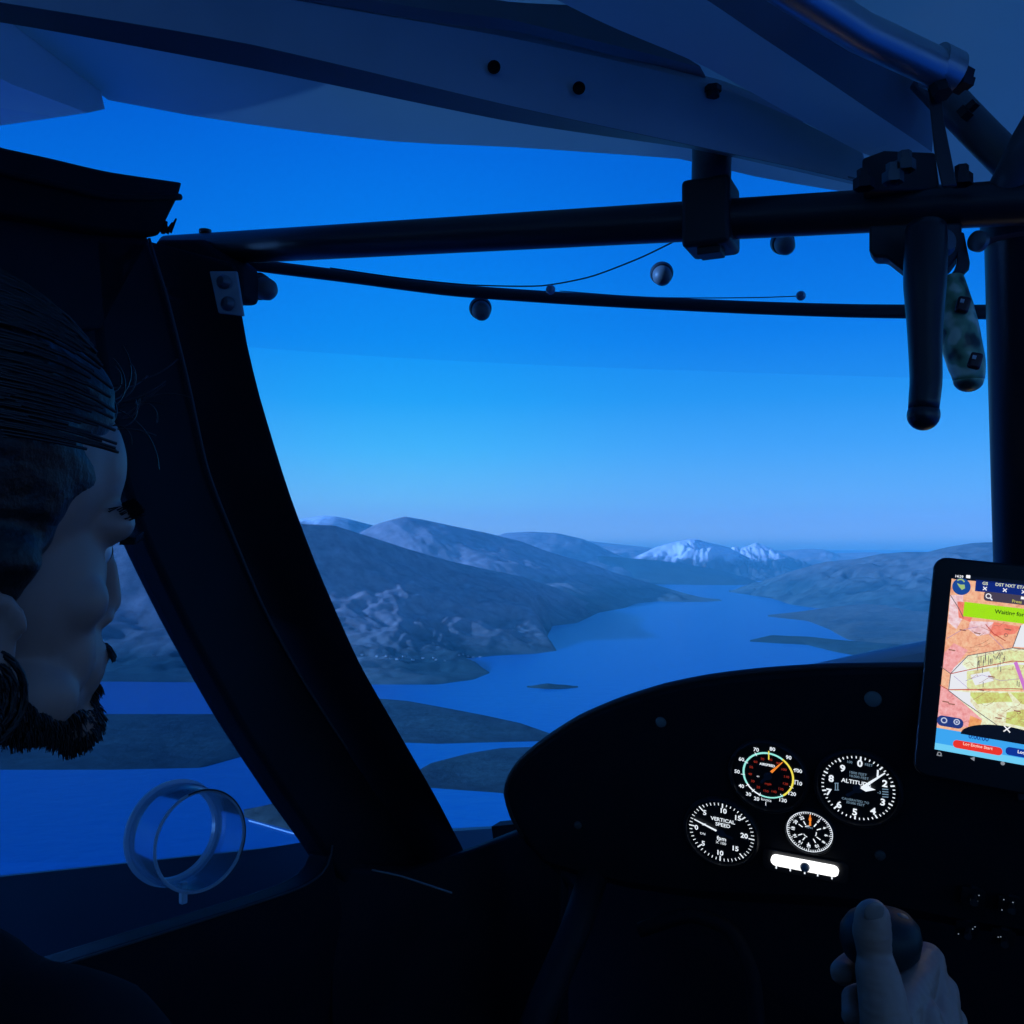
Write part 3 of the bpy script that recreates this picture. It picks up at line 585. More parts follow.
for x, y in ((963, 305), (975, 361)):
    pl = Plane(P(x, y, .634), Vector((.8, -.3, -.25)), Vector((.2, 0, 1))); b = MB()
    b.box(pl.o, (pl.r, pl.u, pl.n), (.0042, .0055, .003)); obj('patch', b, mat('dark_red_patch', (.06, .015, .02), .4), gr, bevel=.002)
    b = MB().box(pl.W(-.0012, .0015, .003), (pl.r, pl.u, pl.n), (.0012, .0012, .0008)); obj('patch_spot', b, mat('pale_spot', (.6, .6, .6), .4), gr)
# upright tube on the right
e = thing('upright_tube', 'thick black upright tube at the right edge of the windscreen', 'tube', P(1015, 400, .70))
obj('tube', MB().tube([P(1019, 205, .695), P(1019, 236, .70), P(1029, 560, .89), P(1032, 668, .97)], [.0225, .023, .030, .032], seg=30), TUBEBLK, e, smooth=180)
obj('collar', MB().tube([P(1014, 222, .69), P(1014.5, 240, .69)], .0222, seg=30), mat('worn_black_collar', (.05, .055, .06), .5), e, smooth=60)
# door-top padded strip
e = thing('sun_visor', 'ridged black padded strip along the top of the left door', 'visor', D(60, 190))
vt = [(-200, 88), (-60, 128), (0, 146), (50, 157), (110, 171), (184, 182)]; vm = [(-200, 120), (-60, 152), (0, 170), (50, 182), (110, 196), (180, 196)]; vb = [(-200, 170), (-60, 196), (0, 214), (50, 222), (100, 232), (160, 236)]
obj('pad', MB().ribbon([D(x, y, -.02) for x, y in vt], [D(x, y, -.035) for x, y in vm], INW * -.02, n=24), VINYL, e, bevel=.004)
obj('lower_pad', MB().ribbon([D(x, y, -.03) for x, y in vm], [D(x, y, -.022) for x, y in vb], INW * -.02, n=24), VINYL, e, bevel=.004)
obj('edge_piping', MB().tube(smoothline([D(x, y + 1, -.034) for x, y in vm], 30), .003, seg=8), VINYL, e, smooth=180)
b = MB(); 
for k in range(7):
    q = D(160 + k * 1.6, 232 + random.uniform(-3, 2), -.02); b.tube([q, q + Vector((random.uniform(-.004, .006), 0, random.uniform(.006, .014)))], [.0022, .0008], seg=6)
obj('frayed_edge', b, VINYL, e)

# clear air vent in the door window
e = thing('air_vent', 'round clear plastic scoop vent set in the left door window', 'vent', P(190, 830, .86))
vx = Vector((.74, -.67, .04)).normalized(); c0 = P(173, 832, .90); ux = vx.cross(Z).normalized(); R0 = .0455
cl = clear('vent_perspex', (.88, .92, .95), .08, diff=.06, dcol=(.5, .62, .7), rough=.1); cl2 = clear('vent_rim_perspex', (.50, .60, .66), .3, diff=.55, dcol=(.75, .85, .9), rough=.15)
obj('tube_wall', MB().lathe(c0, vx, [(R0, 0), (R0 * .97, .050), (R0 * .95, .050), (R0 * .96, .001)], seg=64), cl, e, smooth=60)
def torus(c, ax, R, r, seg=64, a0=0, a1=2 * PI, full=True):
    u = ax.cross(Z).normalized(); w = ax.cross(u); ps = [c + (u * math.cos(a0 + (a1 - a0) * k / seg) + w * math.sin(a0 + (a1 - a0) * k / seg)) * R for k in range(seg + 1)]
    return MB().tube(ps, r, seg=8, caps=not full)
obj('outer_rim', MB().lathe(c0, vx, [(R0 * 1.06, 0), (R0 * 1.07, .004), (R0 * .90, .005), (R0 * .89, 0), (R0 * 1.06, 0)], seg=64), cl2, e, smooth=50)
obj('inner_rim', torus(c0 + vx * .050, vx, R0 * .97, .0016), cl2, e, smooth=180)
obj('scoop_lip', MB().lathe(c0 + vx * .004, vx, [(R0 * .99, .0), (R0 * 1.02, .012), (R0 * 1.0, .012), (R0 * .97, 0)], seg=64), cl, e, smooth=50)
obj('seam', torus(c0 + vx * .051, vx, R0 * .985, .0009, a0=2.6, a1=5.0, full=False), mat('dark_seam', (.01, .012, .02), .4), e, smooth=180)
obj('handle', MB().box(c0 + vx * .02 - Z * .052, (ux, vx, Z), (.003, .003, .010)), cl2, e, bevel=.001)
# PANEL
# ------------------------------------------------------------------ instrument panel
R3 = Vector((.903, -.419, -.09)); V3 = Vector((-.044, -.28, .951))
PL = Plane(P(770, 800, .92), R3, V3)
edge = [(522, 838), (512, 820), (505, 797), (508, 780), (520, 762), (545, 741), (580, 719), (620, 702), (665, 688), (710, 679), (760, 673), (820, 669), (880, 668), (940, 668), (1010, 672), (1090, 682), (1180, 705), (1240, 740)]
ed = resample([PL.px(x, y) for x, y in edge], 60)
bt = [PL.px(x, y) for x, y in ((1240, 960), (1000, 930), (860, 905), (700, 895), (600, 880), (540, 862))]
bt2 = resample(bt, 14)
e = thing('instrument_panel', 'wide black instrument panel with a rounded hood edge', 'panel', PL.px(800, 900))
BK = AF * .03 - Z * .014; cen = PL.loc(800, 790); loop = ed + bt2
vs = []; N_ = len(loop); inner = [v + (PL.W(*cen) - v).normalized() * .007 for v in loop]
mb = MB(); mb.add([v + PL.n * .0 for v in inner], [tuple(range(N_))]); mb.v; o0 = len(mb.v)
mb.add(inner + [v - PL.n * .003 for v in loop] + [v + BK for v in loop], [(i, (i + 1) % N_, N_ + (i + 1) % N_, N_ + i) for i in range(N_)] + [(N_ + i, N_ + (i + 1) % N_, 2 * N_ + (i + 1) % N_, 2 * N_ + i) for i in range(N_)])
obj('board', mb, mat('panel_black', (.008, .010, .014), .7, spec=.15, var=.3, scale=30), e, smooth=35)
bd = [v + BK * .4 for v in ed]
obj('hood', MB().ribbon(bd, [v + AF * .14 - Z * .115 + AR * .03 for v in ed], Z * -.004, n=60), VINYL, e, smooth=60)
obj('edge_trim', MB().tube([v - PL.n * .004 for v in ed], .0035, seg=8), RUBBER, e, smooth=180)
for x, y, r, mm in ((661, 722, .0055, SCREW), (873, 699, .0075, SCREW), (578, 825, .0045, SCREW), (880, 855, .005, BLACK)):
    p = PL.px(x, y); s = MB().lathe(p, PL.n, [(r, 0), (r * .9, .002), (r * .3, .003), (0, .003)], seg=20); g = obj('screw', s, mat('dull_screw', (.10, .11, .11), .5, .5) if r < .0055 else mat('pale_screw', (.20, .24, .24), .5, .5), e)
# cluster of small switches low on the right
def gc(x, y): return (660 + x / 3.938, 720 + y / 3.938)
def gl(x, y): return PL.loc(*gc(x, y))
for i, (x, y, lab) in enumerate(((974, 892, 'dark toggle switch with tiny white dots, upper left of four low on the panel'), (1011, 900, 'dark toggle switch with tiny white dots, upper right of four low on the panel'), (968, 925, 'dark toggle switch with tiny white dots, lower left of four low on the panel'), (1004, 933, 'dark toggle switch with tiny white dots, lower right of four low on the panel'))):
    a, b_ = PL.loc(x, y); e2 = thing('toggle_switch', lab, 'switch', PL.W(a, b_))
    obj('collar', MB().lathe(PL.W(a, b_, .001), PL.n, [(.008, 0), (.008, .004), (.0055, .006), (0, .006)], seg=6), BLACK, e2)
    obj('toggle', MB().tube([PL.W(a, b_, .005), PL.W(a, b_ + .004, .022)], [.0022, .0032], seg=12), BLACK, e2, smooth=60)
    d = MB(); rnd = random.Random(i)
    for k in range(5 if i < 2 else 3): q = (a - .004 + rnd.uniform(-.004, .010), b_ + rnd.uniform(-.007, .006)); PL.poly(d, circ(*q, .00055, 8), .0078)
    obj('dot_marks', d, mat('faint_glow_dots', (.55, .7, .9), emit=.35), e2, smooth=0)
    obj('marked_plate', MB().prism([PL.W(x_, y_, .0068) for x_, y_ in rrect(a - .010, b_ - .009, a + .009, b_ + .008, .002)], PL.n * .0006), FACE_D, e2, smooth=0)

def gauge(name, lab, cat, c, R, depth=.006):
    a, b_ = c; e = thing(name, lab, cat, PL.W(a, b_))
    obj('bezel', MB().lathe(PL.W(a, b_), PL.n, [(R * 1.10, 0), (R * 1.10, depth * .6), (R * 1.05, depth), (R * 1.0, depth), (R * .99, .0012)], seg=56), mat('bezel_black', (.012, .013, .016), .45), e, smooth=50)
    f = MB(); PL.poly(f, circ(a, b_, R * .995, 56), .0012); obj('dial_face', f, FACE_D, e, smooth=0)
    return e
H1_ = .0018; H2_ = .0030
PX = 1 / 1090.0
# --- vertical speed indicator
c = gl(243, 438); R = .0345
e = gauge('vertical_speed_indicator', 'round black dial reading VERTICAL SPEED, lowest left of the dials', 'gauge', c, R)
m = MB(); a, b_ = c
for k in range(48):
    th = 2 * PI * k / 48 + .02; big = k % 6 == 0
    r0, r1 = (.0268, .0325) if big else (.0292, .0322)
    PL.line(m, (a + r0 * math.sin(th), b_ + r0 * math.cos(th)), (a + r1 * math.sin(th), b_ + r1 * math.cos(th)), .0012 if big else .0007, H1_)
for s, x, y in (('5', 178, 362), ('10', 250, 355), ('15', 307, 383), ('20', 333, 453), ('15', 297, 503), ('10', 237, 520), ('5', 172, 483), ('0', 145, 420)):
    PL.text(m, s, *gl(x, y), .0072, H1_, bold=.0002)
PL.text(m, 'VERTICAL', *gl(249, 392), .0054, H1_, bold=.0001); PL.text(m, 'SPEED', *gl(249, 411), .0054, H1_, bold=.0001)
PL.text(m, 'fpm', *gl(244, 464), .0062, H1_, bold=.0001); PL.text(m, 'X 100', *gl(242, 481), .0042, H1_)
PL.text(m, 'UP', *gl(175, 408), .0036, H1_); PL.text(m, 'DN', *gl(170, 444), .0036, H1_)
obj('markings', m, GLOW_W, e, smooth=0)
m = MB(); PL.line(m, gl(225, 430), gl(138, 385), .0021, H2_, w2=.0012); obj('needle', m, GLOW_W, e, smooth=0)
m = MB(); PL.line(m, gl(225, 430), gl(290, 463), .0020, H2_ - .0003, w2=.003); PL.poly(m, circ(*gl(243, 438), .004, 24), H2_ + .0004); obj('hub', m, mat('needle_grey', (.04, .05, .07), .6), e, smooth=0)
# --- airspeed indicator
c = gl(427, 215); a, b_ = c
e = gauge('airspeed_indicator', 'round dial with coloured ring and orange needle, highest of the dials', 'gauge', gl(427, 218), .0345)
def ang(x, y): p = gl(x, y); return math.atan2(p[0] - a, p[1] - b_)
rg = .0232
def band(p, q, mi_, w=.0007):
    m = MB(); t0 = ang(*p); t1 = ang(*q)
    if t1 < t0: t1 += 2 * PI
    PL.ring(m, a, b_, rg - w, rg + w, H1_, 0, t0, t1, 30); return m
obj('white_arc', band((400, 295), (335, 250), 0), GLOW_W, e, smooth=0); obj('green_arc', band((335, 250), (490, 145), 0, .0009), GLOW_C, e, smooth=0)
obj('bottom_arc', band((480, 285), (395, 294), 0), GLOW_C, e, smooth=0); obj('yellow_arc', band((490, 145), (480, 285), 0, .0009), GLOW_Y, e, smooth=0)
m = MB()
for s, x, y in (('70', 380, 114), ('80', 444, 112), ('90', 508, 145), ('100', 544, 197), ('110', 544, 246), ('120', 520, 287), ('130', 484, 313), ('20', 382, 307), ('30', 350, 289), ('40', 322, 257), ('50', 305, 200), ('60', 322, 152)):
    PL.text(m, s, *gl(x, y), .0052, H1_, bold=.0001)
PL.text(m, 'knots', *gl(420, 311), .0044, H1_); PL.line(m, gl(418, 318), gl(418, 333), .0006, H1_)
for x, y in ((378, 130), (340, 162), (327, 210), (345, 253), (368, 275), (394, 290), (480, 295), (520, 262), (540, 235), (535, 190)):
    q = gl(x, y); v = (Vector(q) - Vector(c)).normalized(); PL.line(m, Vector(q) - v * .0022, Vector(q) + v * .0016, .0006, H1_)
obj('markings', m, GLOW_W, e, smooth=0)
m = MB()
for k, s in enumerate(('80', '90', '100', '110', '120', '130', '140', '150', '20', '30', '40', '50', '60', '70')):
    th = k * 2 * PI / 14 + .1; PL.text(m, s, a + .0170 * math.sin(th), b_ + .0170 * math.cos(th), .0036, H1_)
PL.text(m, 'mph', *gl(427, 248), .0036, H1_)
obj('red_numerals', m, GLOW_R, e, smooth=0)
m = MB(); PL.text(m, 'AIRSPEED', *gl(424, 174), .0034, H1_, bold=.0001); PL.text(m, 'air', *gl(388, 218), .0028, H1_); obj('small_text', m, GLOW_W, e, smooth=0)
m = MB(); PL.line(m, gl(430, 118), gl(430, 152), .0011, H1_ + .0003); obj('yellow_tick', m, GLOW_Y, e, smooth=0)
m = MB(); PL.line(m, gl(440, 200), gl(485, 160), .0026, H2_, w2=.0008); obj('needle', m, GLOW_O, e, smooth=0)
m = MB(); PL.line(m, gl(440, 200), gl(400, 242), .0026, H2_ - .0003, w2=.0034); PL.poly(m, circ(*gl(427, 215), .004, 24), H2_ + .0004); obj('hub', m, mat('needle_grey', (.04, .05, .07)), e, smooth=0)
# --- altimeter
c = gl(780, 265); a, b_ = c; KA = .885
e = gauge('altimeter', 'large round dial reading ALTITUDE with white pointers, rightmost of the dials', 'gauge', c, .0355)
m = MB()
for k in range(50):
    th = 2 * PI * k / 50 + .03; big = k % 5 == 0; r0, r1 = (.0285, .0322) if big else (.0298, .0320)
    PL.line(m, (a + r0 * math.sin(th), b_ + r0 * math.cos(th)), (a + r1 * math.sin(th), b_ + r1 * math.cos(th)), .0014 if big else .0009, H1_)
for s, x, y in (('0', 788, 169), ('1', 858, 208), ('2', 886, 248), ('3', 878, 321), ('4', 840, 356), ('5', 768, 360), ('6', 706, 331), ('7', 665, 281), ('8', 675, 228), ('9', 720, 188)):
    PL.text(m, s, *gl(x, y), .0092, H1_, bold=.0003)
PL.text(m, 'ALTITUDE', *gl(773, 243), .0056, H1_, bold=.0001)
obj('markings', m, GLOW_W, e, smooth=0)
m = MB()
PL.text(m, '1000 FEET', *gl(780, 208), .0036, H1_); PL.text(m, '10,000 FEET', *gl(784, 222), .0034, H1_)
PL.text(m, 'CALIBRATED TO', *gl(770, 314), .0032, H1_); PL.text(m, '20,000 FEET', *gl(770, 326), .0032, H1_)
PL.text(m, '100', *gl(747, 162), .0034, H1_); PL.text(m, 'FEET', *gl(823, 174), .0034, H1_); PL.text(m, '-3', *gl(864, 282), .0040, H1_)
for i, rr_ in ((0, [(688, 245), (704, 245)]), (1, [(688, 272), (706, 272)])): PL.line(m, gl(*rr_[0]), gl(*rr_[1]), .0007, H1_)
PL.line(m, gl(692, 245), gl(692, 272), .0008, H1_); PL.line(m, gl(701, 245), gl(701, 272), .0008, H1_)
for k in range(4): PL.line(m, gl(876, 268 + k * 10), gl(900, 270 + k * 10), .0009, H1_)
obj('small_text', m, GLOW_D, e, smooth=0)
m = MB(); PL.line(m, gl(795, 262), gl(887, 203), .0030, H2_, w2=.0012); obj('long_pointer', m, GLOW_W, e, smooth=0)
m = MB(); q = [gl(790, 262), gl(815, 252), gl(851, 268), gl(812, 275)]; PL.poly(m, q, H2_ + .0003); obj('short_pointer', m, GLOW_W, e, smooth=0)
m = MB(); PL.line(m, gl(795, 262), gl(735, 293), .0024, H2_ - .0003, w2=.0034); PL.poly(m, circ(a, b_, .0045, 24), H2_ - .0002); obj('hub', m, mat('needle_grey', (.04, .05, .07)), e, smooth=0)
# --- small gauge
c = gl(590, 437); a, b_ = c
e = gauge('small_gauge', 'smallest round dial, ringed with white ticks and an orange mark at the top', 'gauge', c, .0222, .004)
m = MB(); PL.ring(m, a, b_, .0205, .0212, H1_, n=56)
for k in range(60):
    th = 2 * PI * k / 60; r0 = .0188 if k % 5 else .0175
    PL.line(m, (a + r0 * math.sin(th), b_ + r0 * math.cos(th)), (a + .0204 * math.sin(th), b_ + .0204 * math.cos(th)), .0007, H1_)
for k, s in enumerate(('0', '2', '4', '6', '8', '10', '12', '14', '16', '18', '20', '22')):
    th = 2 * PI * k / 12
    if k: PL.text(m, s, a + .0150 * math.sin(th), b_ + .0150 * math.cos(th), .0042, H1_, bold=.00015, rot=-th)
    if k % 3 and k not in (0,): PL.line(m, (a + .0075 * math.sin(th), b_ + .0075 * math.cos(th)), (a + .0118 * math.sin(th), b_ + .0118 * math.cos(th)), .0010, H1_)
for k in (2, 6, 10): 
    th = 2 * PI * k / 12 + .3; PL.ring(m, a, b_, .0058, .0066, H1_, 0, th, th + .7, 6)
PL.line(m, gl(586, 492), gl(586, 478), .0028, H1_, w2=.0004)
obj('markings', m, GLOW_W, e, smooth=0)
m = MB(); PL.text(m, 'RPM', *gl(590, 421), .0030, H1_); obj('small_text', m, GLOW_D, e, smooth=0)
m = MB(); PL.line(m, gl(593, 410), gl(593, 366), .0020, H2_, w2=.0008); PL.text(m, '8', *gl(593, 385), .0052, H2_, bold=.0002); obj('orange_mark', m, GLOW_O, e, smooth=0)
# --- slip indicator
p0 = Vector(gl(448, 543)); p1 = Vector(gl(696, 590)); t = (p1 - p0).normalized(); nn = Vector((-t.y, t.x)); rr_ = .0054
e = thing('slip_indicator', 'glowing white curved-ended slip indicator tube with a dark ball', 'gauge', PL.W(*((p0 + p1) / 2)))
pts = []
for cc, s in ((p1, -1), (p0, 1)):
    for k in range(13):
        th = PI * k / 12; d_ = (nn * -1 * s * -1) if 0 else None
        v = nn * math.cos(th) * (-s) * -1 + t * math.sin(th) * (-s)
        pts.append(cc + v * rr_)
big = MB(); ctr = (p0 + p1) / 2
big.prism([PL.W(*(ctr + t * x + nn * y), 0) for x, y in rrect(-.0400, -.0135, .0400, .0095, .006)], PL.n * .0012)
obj('housing', big, mat('bezel_black', (.012, .013, .016)), e, bevel=.0005)
L2 = (p1 - p0).length / 2
m = MB(); m.prism([PL.W(*(ctr + t * x + nn * y), .0013) for x, y in rrect(-L2 - rr_ * .4, -rr_, L2 + rr_ * .4, rr_, rr_ * .99, 8)], PL.n * .0030); obj('lit_tube', m, GLOW_HOT, e, smooth=0)
obj('ball', MB().ball(PL.W(*gl(574, 568), .0048), .0046), mat('slip_ball', (.10, .14, .18), .3), e, smooth=180)
m = MB()
for x, y in ((459, 574), (514, 584), (571, 595), (622, 604), (678, 615)): q = Vector(gl(x, y)); PL.line(m, q + nn * .0030, q - nn * .0022, .0014, .0016)
obj('tick_marks', m, GLOW_W, e, smooth=0)

# engine cowling beyond the hood
cw = MB()
ca = PP([(700, 697, 1.30), (745, 678, 1.29), (800, 664, 1.27), (860, 651, 1.25), (925, 638, 1.22), (1000, 622, 1.18), (1120, 596, 1.12)])
cbm = PP([(700, 760, 1.30), (745, 760, 1.29), (800, 760, 1.27), (860, 760, 1.25), (925, 760, 1.22), (1000, 760, 1.18), (1120, 760, 1.12)])
cw.ribbon(ca, cbm, AF * .55 - Z * .16, n=24)
tag(obj('engine_cowling', cw, mat('grey_cowling_paint', (.55, .60, .58), .5, var=.08, scale=6), bevel=.02), 'sloping grey engine cowling showing above the panel hood', 'cowling')

# under-panel tubes in the footwell
tag(obj('footwell_tube', MB().tube(PP([(598, 862, 1.05), (575, 930, 1.0), (545, 1000, .96), (515, 1080, .92)]), .016, seg=22), mat('footwell_tube_paint', (.012, .014, .018), .6, spec=.2), smooth=180), 'dark slanting tube in the footwell below the panel hood', 'tube')
tag(obj('control_cable', MB().tube(smoothline(PP([(640, 930, .98), (690, 915, .96), (730, 930, .93), (752, 975, .9), (757, 1040, .87), (745, 1120, .84)]), 30), .0075, seg=12), mat('hose_rubber', (.006, .007, .01), .7, spec=.15), smooth=180), 'dark curved hose looping under the dials', 'hose')
wire('cable', [(372, 870, 1.13), (400, 876, 1.12), (425, 884, 1.115), (452, 893, 1.11)], .0012, mat('glint_cable', (.20, .20, .2), .5), 'short pale cable coloured as a glint at the foot of the windscreen post', 'cable')  # pale colour stands in for a glint of light

# ------------------------------------------------------------------ tablet
TB = Plane(P(943, 660, .82), Vector((.9, -.42, -.105)), Vector((.1, 0, .995)))
def tl(x, y): return TB.loc(x, y)
def t2(x, y): return TB.loc(900 + x / 4.266, 540 + y / 4.266)
def t4(x, y): return TB.loc(940 + x / 12.19, 560 + y / 12.19)
def t5(x, y): return TB.loc(920 + x / 9.846, 680 + y / 9.846)
x0, y1 = tl(943, 557); x0 = tl(936, 660)[0] - .0095; yb = tl(925, 776)[1]; x1 = x0 + .136
e = thing('tablet', 'upright tablet on the panel showing a colourful aeronautical map', 'tablet', TB.W((x0 + x1) / 2, yb))
obj('case', MB().prism([TB.W(a, b, -.010) for a, b in rrect(x0, yb, x1, y1, .011, 8)], TB.n * .010), mat('tablet_black', (.008, .009, .012), .35), e, bevel=.002)
sx0, sy1 = t2(228, 165); sxb, sy0 = t2(140, 890); sx0 = (sx0 + sxb) / 2; sx1 = x1 - .010
def em(n, rgb, k=1.0):
    m = mat(n, srgb(*rgb), emit=k)
    if n in ('map_orange', 'map_pink', 'map_pale_pink', 'map_yellow_green', 'map_pale_yellow', 'map_olive', 'map_salmon', 'map_deep_orange'):   # mottled map print
        nt = m.node_tree; b = nt.nodes['Principled BSDF']; tc = nt.nodes.new('ShaderNodeTexCoord'); no = nt.nodes.new('ShaderNodeTexNoise'); no.inputs['Scale'].default_value = 260; no.inputs['Detail'].default_value = 4; no.inputs['Roughness'].default_value = .75
        rp = nt.nodes.new('ShaderNodeValToRGB'); c = srgb(*rgb); e_ = rp.color_ramp.elements; e_[0].position = .32; e_[0].color = (c[0] * .82, c[1] * .62, c[2] * .62, 1); e_[1].position = .5; e_[1].color = (*c, 1); q = e_.new(.68); q.color = (min(1, c[0] * 1.05), min(1, c[1] * 1.3), min(1, c[2] * 1.35), 1)
        nt.links.new(tc.outputs['Object'], no.inputs['Vector']); nt.links.new(no.outputs[0], rp.inputs[0]); nt.links.new(rp.outputs[0], b.inputs['Emission Color'])
    return m
mats = [em('map_orange', (240, 176, 140)), em('map_pink', (240, 165, 165)), em('map_pale_pink', (238, 200, 205)), em('map_yellow_green', (222, 224, 165)), em('map_pale_yellow', (232, 234, 196)), em('map_white', (232, 234, 240)), em('map_olive', (205, 208, 120)), em('map_salmon', (240, 130, 110)), em('map_deep_orange', (238, 160, 100))]
m = MB(); h = .0006
TB.poly(m, [(sx0, sy0), (sx1, sy0), (sx1, sy1), (sx0, sy1)], h, 0)
def reg(pts, mi, lv=1, f=t2):
    q = [f(*p) for p in pts]; q = [(min(max(a, sx0), sx1), min(max(b, sy0), sy1)) for a, b in q]; TB.poly(m, q, h + lv * .00006, mi)
reg([(215, 235), (270, 235), (270, 330), (240, 380), (205, 350)], 2); reg([(245, 262), (330, 270), (300, 350), (250, 330)], 7, 2)
reg([(300, 345), (400, 350), (380, 400), (330, 410), (290, 380)], 2, 1); reg([(400, 350), (515, 370), (490, 400), (400, 410), (370, 380)], 7, 1)
reg([(185, 480), (230, 440), (290, 470), (250, 520), (218, 570), (180, 545)], 1)
reg([(230, 545), (290, 492), (480, 460), (529, 470), (700, 480), (700, 620), (529, 630), (205, 640), (215, 570)], 5)
reg([(283, 495), (480, 462), (700, 480), (700, 520), (480, 525), (290, 555), (265, 530)], 4, 2); reg([(330, 500), (470, 470), (700, 490), (700, 530), (450, 520), (330, 540)], 3, 3)
reg([(285, 560), (480, 530), (700, 540), (700, 640), (500, 640), (285, 635)], 3, 2); reg([(300, 575), (380, 560), (400, 600), (320, 620)], 5, 3)
reg([(515, 365), (560, 340), (700, 350), (700, 470), (480, 455)], 5, 3)
reg([(170, 620), (205, 640), (700, 650), (700, 810), (330, 810), (300, 780), (160, 760)], 4)
reg([(170, 618), (205, 640), (300, 720), (350, 765), (330, 800), (155, 790)], 1, 2); reg([(290, 650), (420, 650), (420, 690), (330, 700)], 6, 2); reg([(360, 660), (460, 650), (480, 690), (380, 690)], 6, 3)
reg([(455, 735), (540, 720), (620, 770), (540, 800), (450, 780)], 6, 3); reg([(470, 650), (560, 650), (620, 700), (520, 700)], 6, 3); reg([(205, 640), (300, 650), (300, 690), (340, 740), (270, 690)], 5, 3)
reg([(300, 748), (350, 770), (340, 795), (290, 800)], 8, 3)
sc = obj('screen', m, mats, e, smooth=0)
LN = em('map_line_grey', (95, 85, 95)); LR = em('map_line_red', (185, 75, 60)); LM = em('map_line_magenta', (205, 120, 205)); LB = em('map_line_brown', (160, 110, 90))
def ln(name, lines, w, mm, hh=.0010, f=t2):
    if len(lines) > 6:
        k = MB()
        for l in lines: TB.pline(k, [f(*p) for p in l], w, hh)
        return obj(name, k, mm, sc, smooth=0)
    for l in lines: k = MB(); TB.pline(k, [f(*p) for p in l], w, hh); obj('airspace_line', k, mm, sc, smooth=0)
ln('map_drawing', [[(216, 570), (290, 493), (480, 460), (515, 365)], [(480, 460), (560, 470), (640, 490)], [(205, 640), (270, 690), (350, 745), (415, 790)], [(175, 540), (216, 570), (208, 638)], [(215, 235), (250, 290), (270, 330)]], .0006, LN)
ln('map_drawing', [[(216, 570), (330, 545), (480, 516), (640, 524)], [(206, 638), (330, 636), (480, 634), (640, 640)], [(170, 618), (206, 638)], [(365, 360), (400, 400), (450, 430)]], .0007, LR)
rnd = random.Random(3); rl = []
for k in range(26):
    x = rnd.uniform(205, 560); y = rnd.uniform(360, 780); q = [(x, y)]
    for _ in range(3): x += rnd.uniform(5, 34); y += rnd.uniform(-18, 14); q.append((x, y))
    if q[0][0] > 230 - (q[0][1] - 165) * .08: rl.append(q)
ln('map_drawing', rl, .00028, LB, .0009)
ln('map_drawing', [[(200, 420), (260, 385), (330, 370)], [(280, 600), (350, 575), (430, 600), (520, 590)], [(230, 580), (300, 640)], [(380, 400), (450, 470)]], .0003, em('map_line_violet', (150, 120, 190)), .0009)
ln('magenta_track', [[(492, 520), (535, 640), (560, 700)]], .0028, LM, .0011)
k = MB()
for i in range(34):
    x = rnd.uniform(322, 455); y = 495 + rnd.uniform(-20, 22) + abs(x - 390) * .05; TB.line(k, t2(x, y), t2(x - 1, y + rnd.uniform(14, 42) * (1 if x < 400 else .5)), .00045, .0011)
for x, y in ((430, 540), (418, 530), (500, 600), (508, 605), (355, 605), (352, 545)): TB.line(k, t2(x, y), t2(x - 1, y + 22), .0005, .0011)
obj('map_print', k, LN, sc, smooth=0)
k = MB()
for x, y in ((268, 385), (222, 470), (330, 398), (390, 583), (220, 700), (195, 690), (345, 640), (500, 730), (420, 760), (460, 382)): k = MB(); TB.line(k, t2(x - 14, y - 3), t2(x + 14, y + 2), .0010, .0011); obj('place_name', k, em('map_name_brown', (150, 100, 85)), sc, smooth=0)
for x, y in ((452, 405), (506, 735)): k = MB(); TB.ring(k, *t2(x, y), .0010, .0015, .0011, n=14); obj('airfield_ring', k, em('map_name_brown', (150, 100, 85)), sc, smooth=0)
# toolbars and buttons
def part(name, pts, mm, f=t2, hh=.0014, lab=None):
    k = MB(); q = [f(*p) for p in pts]; q = [(min(max(a, sx0), sx1), b) for a, b in q]; TB.poly(k, q, hh); o = obj(name, k, mm, e, smooth=0)
    if lab: o['label'] = lab
    return o
def label(o, items, mm, hh=.0018, f=t2, name='lettering'):
    k = MB()
    for s, x, y, sz in items: TB.text(k, s, *f(x, y), sz, hh, bold=sz * .02)
    return obj(name, k, mm, o, smooth=0)
WHT = em('screen_white', (250, 250, 255), 1.0); NAVY = em('screen_navy', (14, 38, 120)); BLK = em('screen_black', (6, 10, 24))
o = part('status_bar', [(228, 148), (700, 190), (700, 208), (228, 167)], BLK); label(o, [('14:29', 252, 156, .0030)], WHT)
k = MB(); a, b = t2(291, 157); TB.poly(k, rrect(a - .0016, b - .0012, a + .0016, b + .0014, .0004), .0019); obj('status_icon', k, WHT, o, smooth=0)
def bar(name, xa, ya, xb, yb, mm, r=.0, hh=.0014, lab=None, f=t2):
    (a, b), (c_, d_) = f(xa, ya), f(xb, yb); q = rrect(a, min(b, d_), min(c_, sx1), max(b, d_), r) if r else [(a, min(b, d_)), (min(c_, sx1), min(b, d_)), (min(c_, sx1), max(b, d_)), (a, max(b, d_))]
    k = MB(); TB.poly(k, q, hh); o = obj(name, k, mm, e, smooth=0)
    if lab: o['label'] = lab
    return o
def hbar(name, xa, ya, xb, hgt, mm, r=0, hh=.0014, lab=None):
    a, b = t2(xa, ya); c_ = min(t2(xb, ya)[0], sx1) if xb < 690 else sx1; q = rrect(a, b - hgt / 2, c_, b + hgt / 2, r) if r else [(a, b - hgt / 2), (c_, b - hgt / 2), (c_, b + hgt / 2), (a, b + hgt / 2)]
    k = MB(); TB.poly(k, q, hh); o = obj(name, k, mm, e, smooth=0)
    if lab: o['label'] = lab
    return o
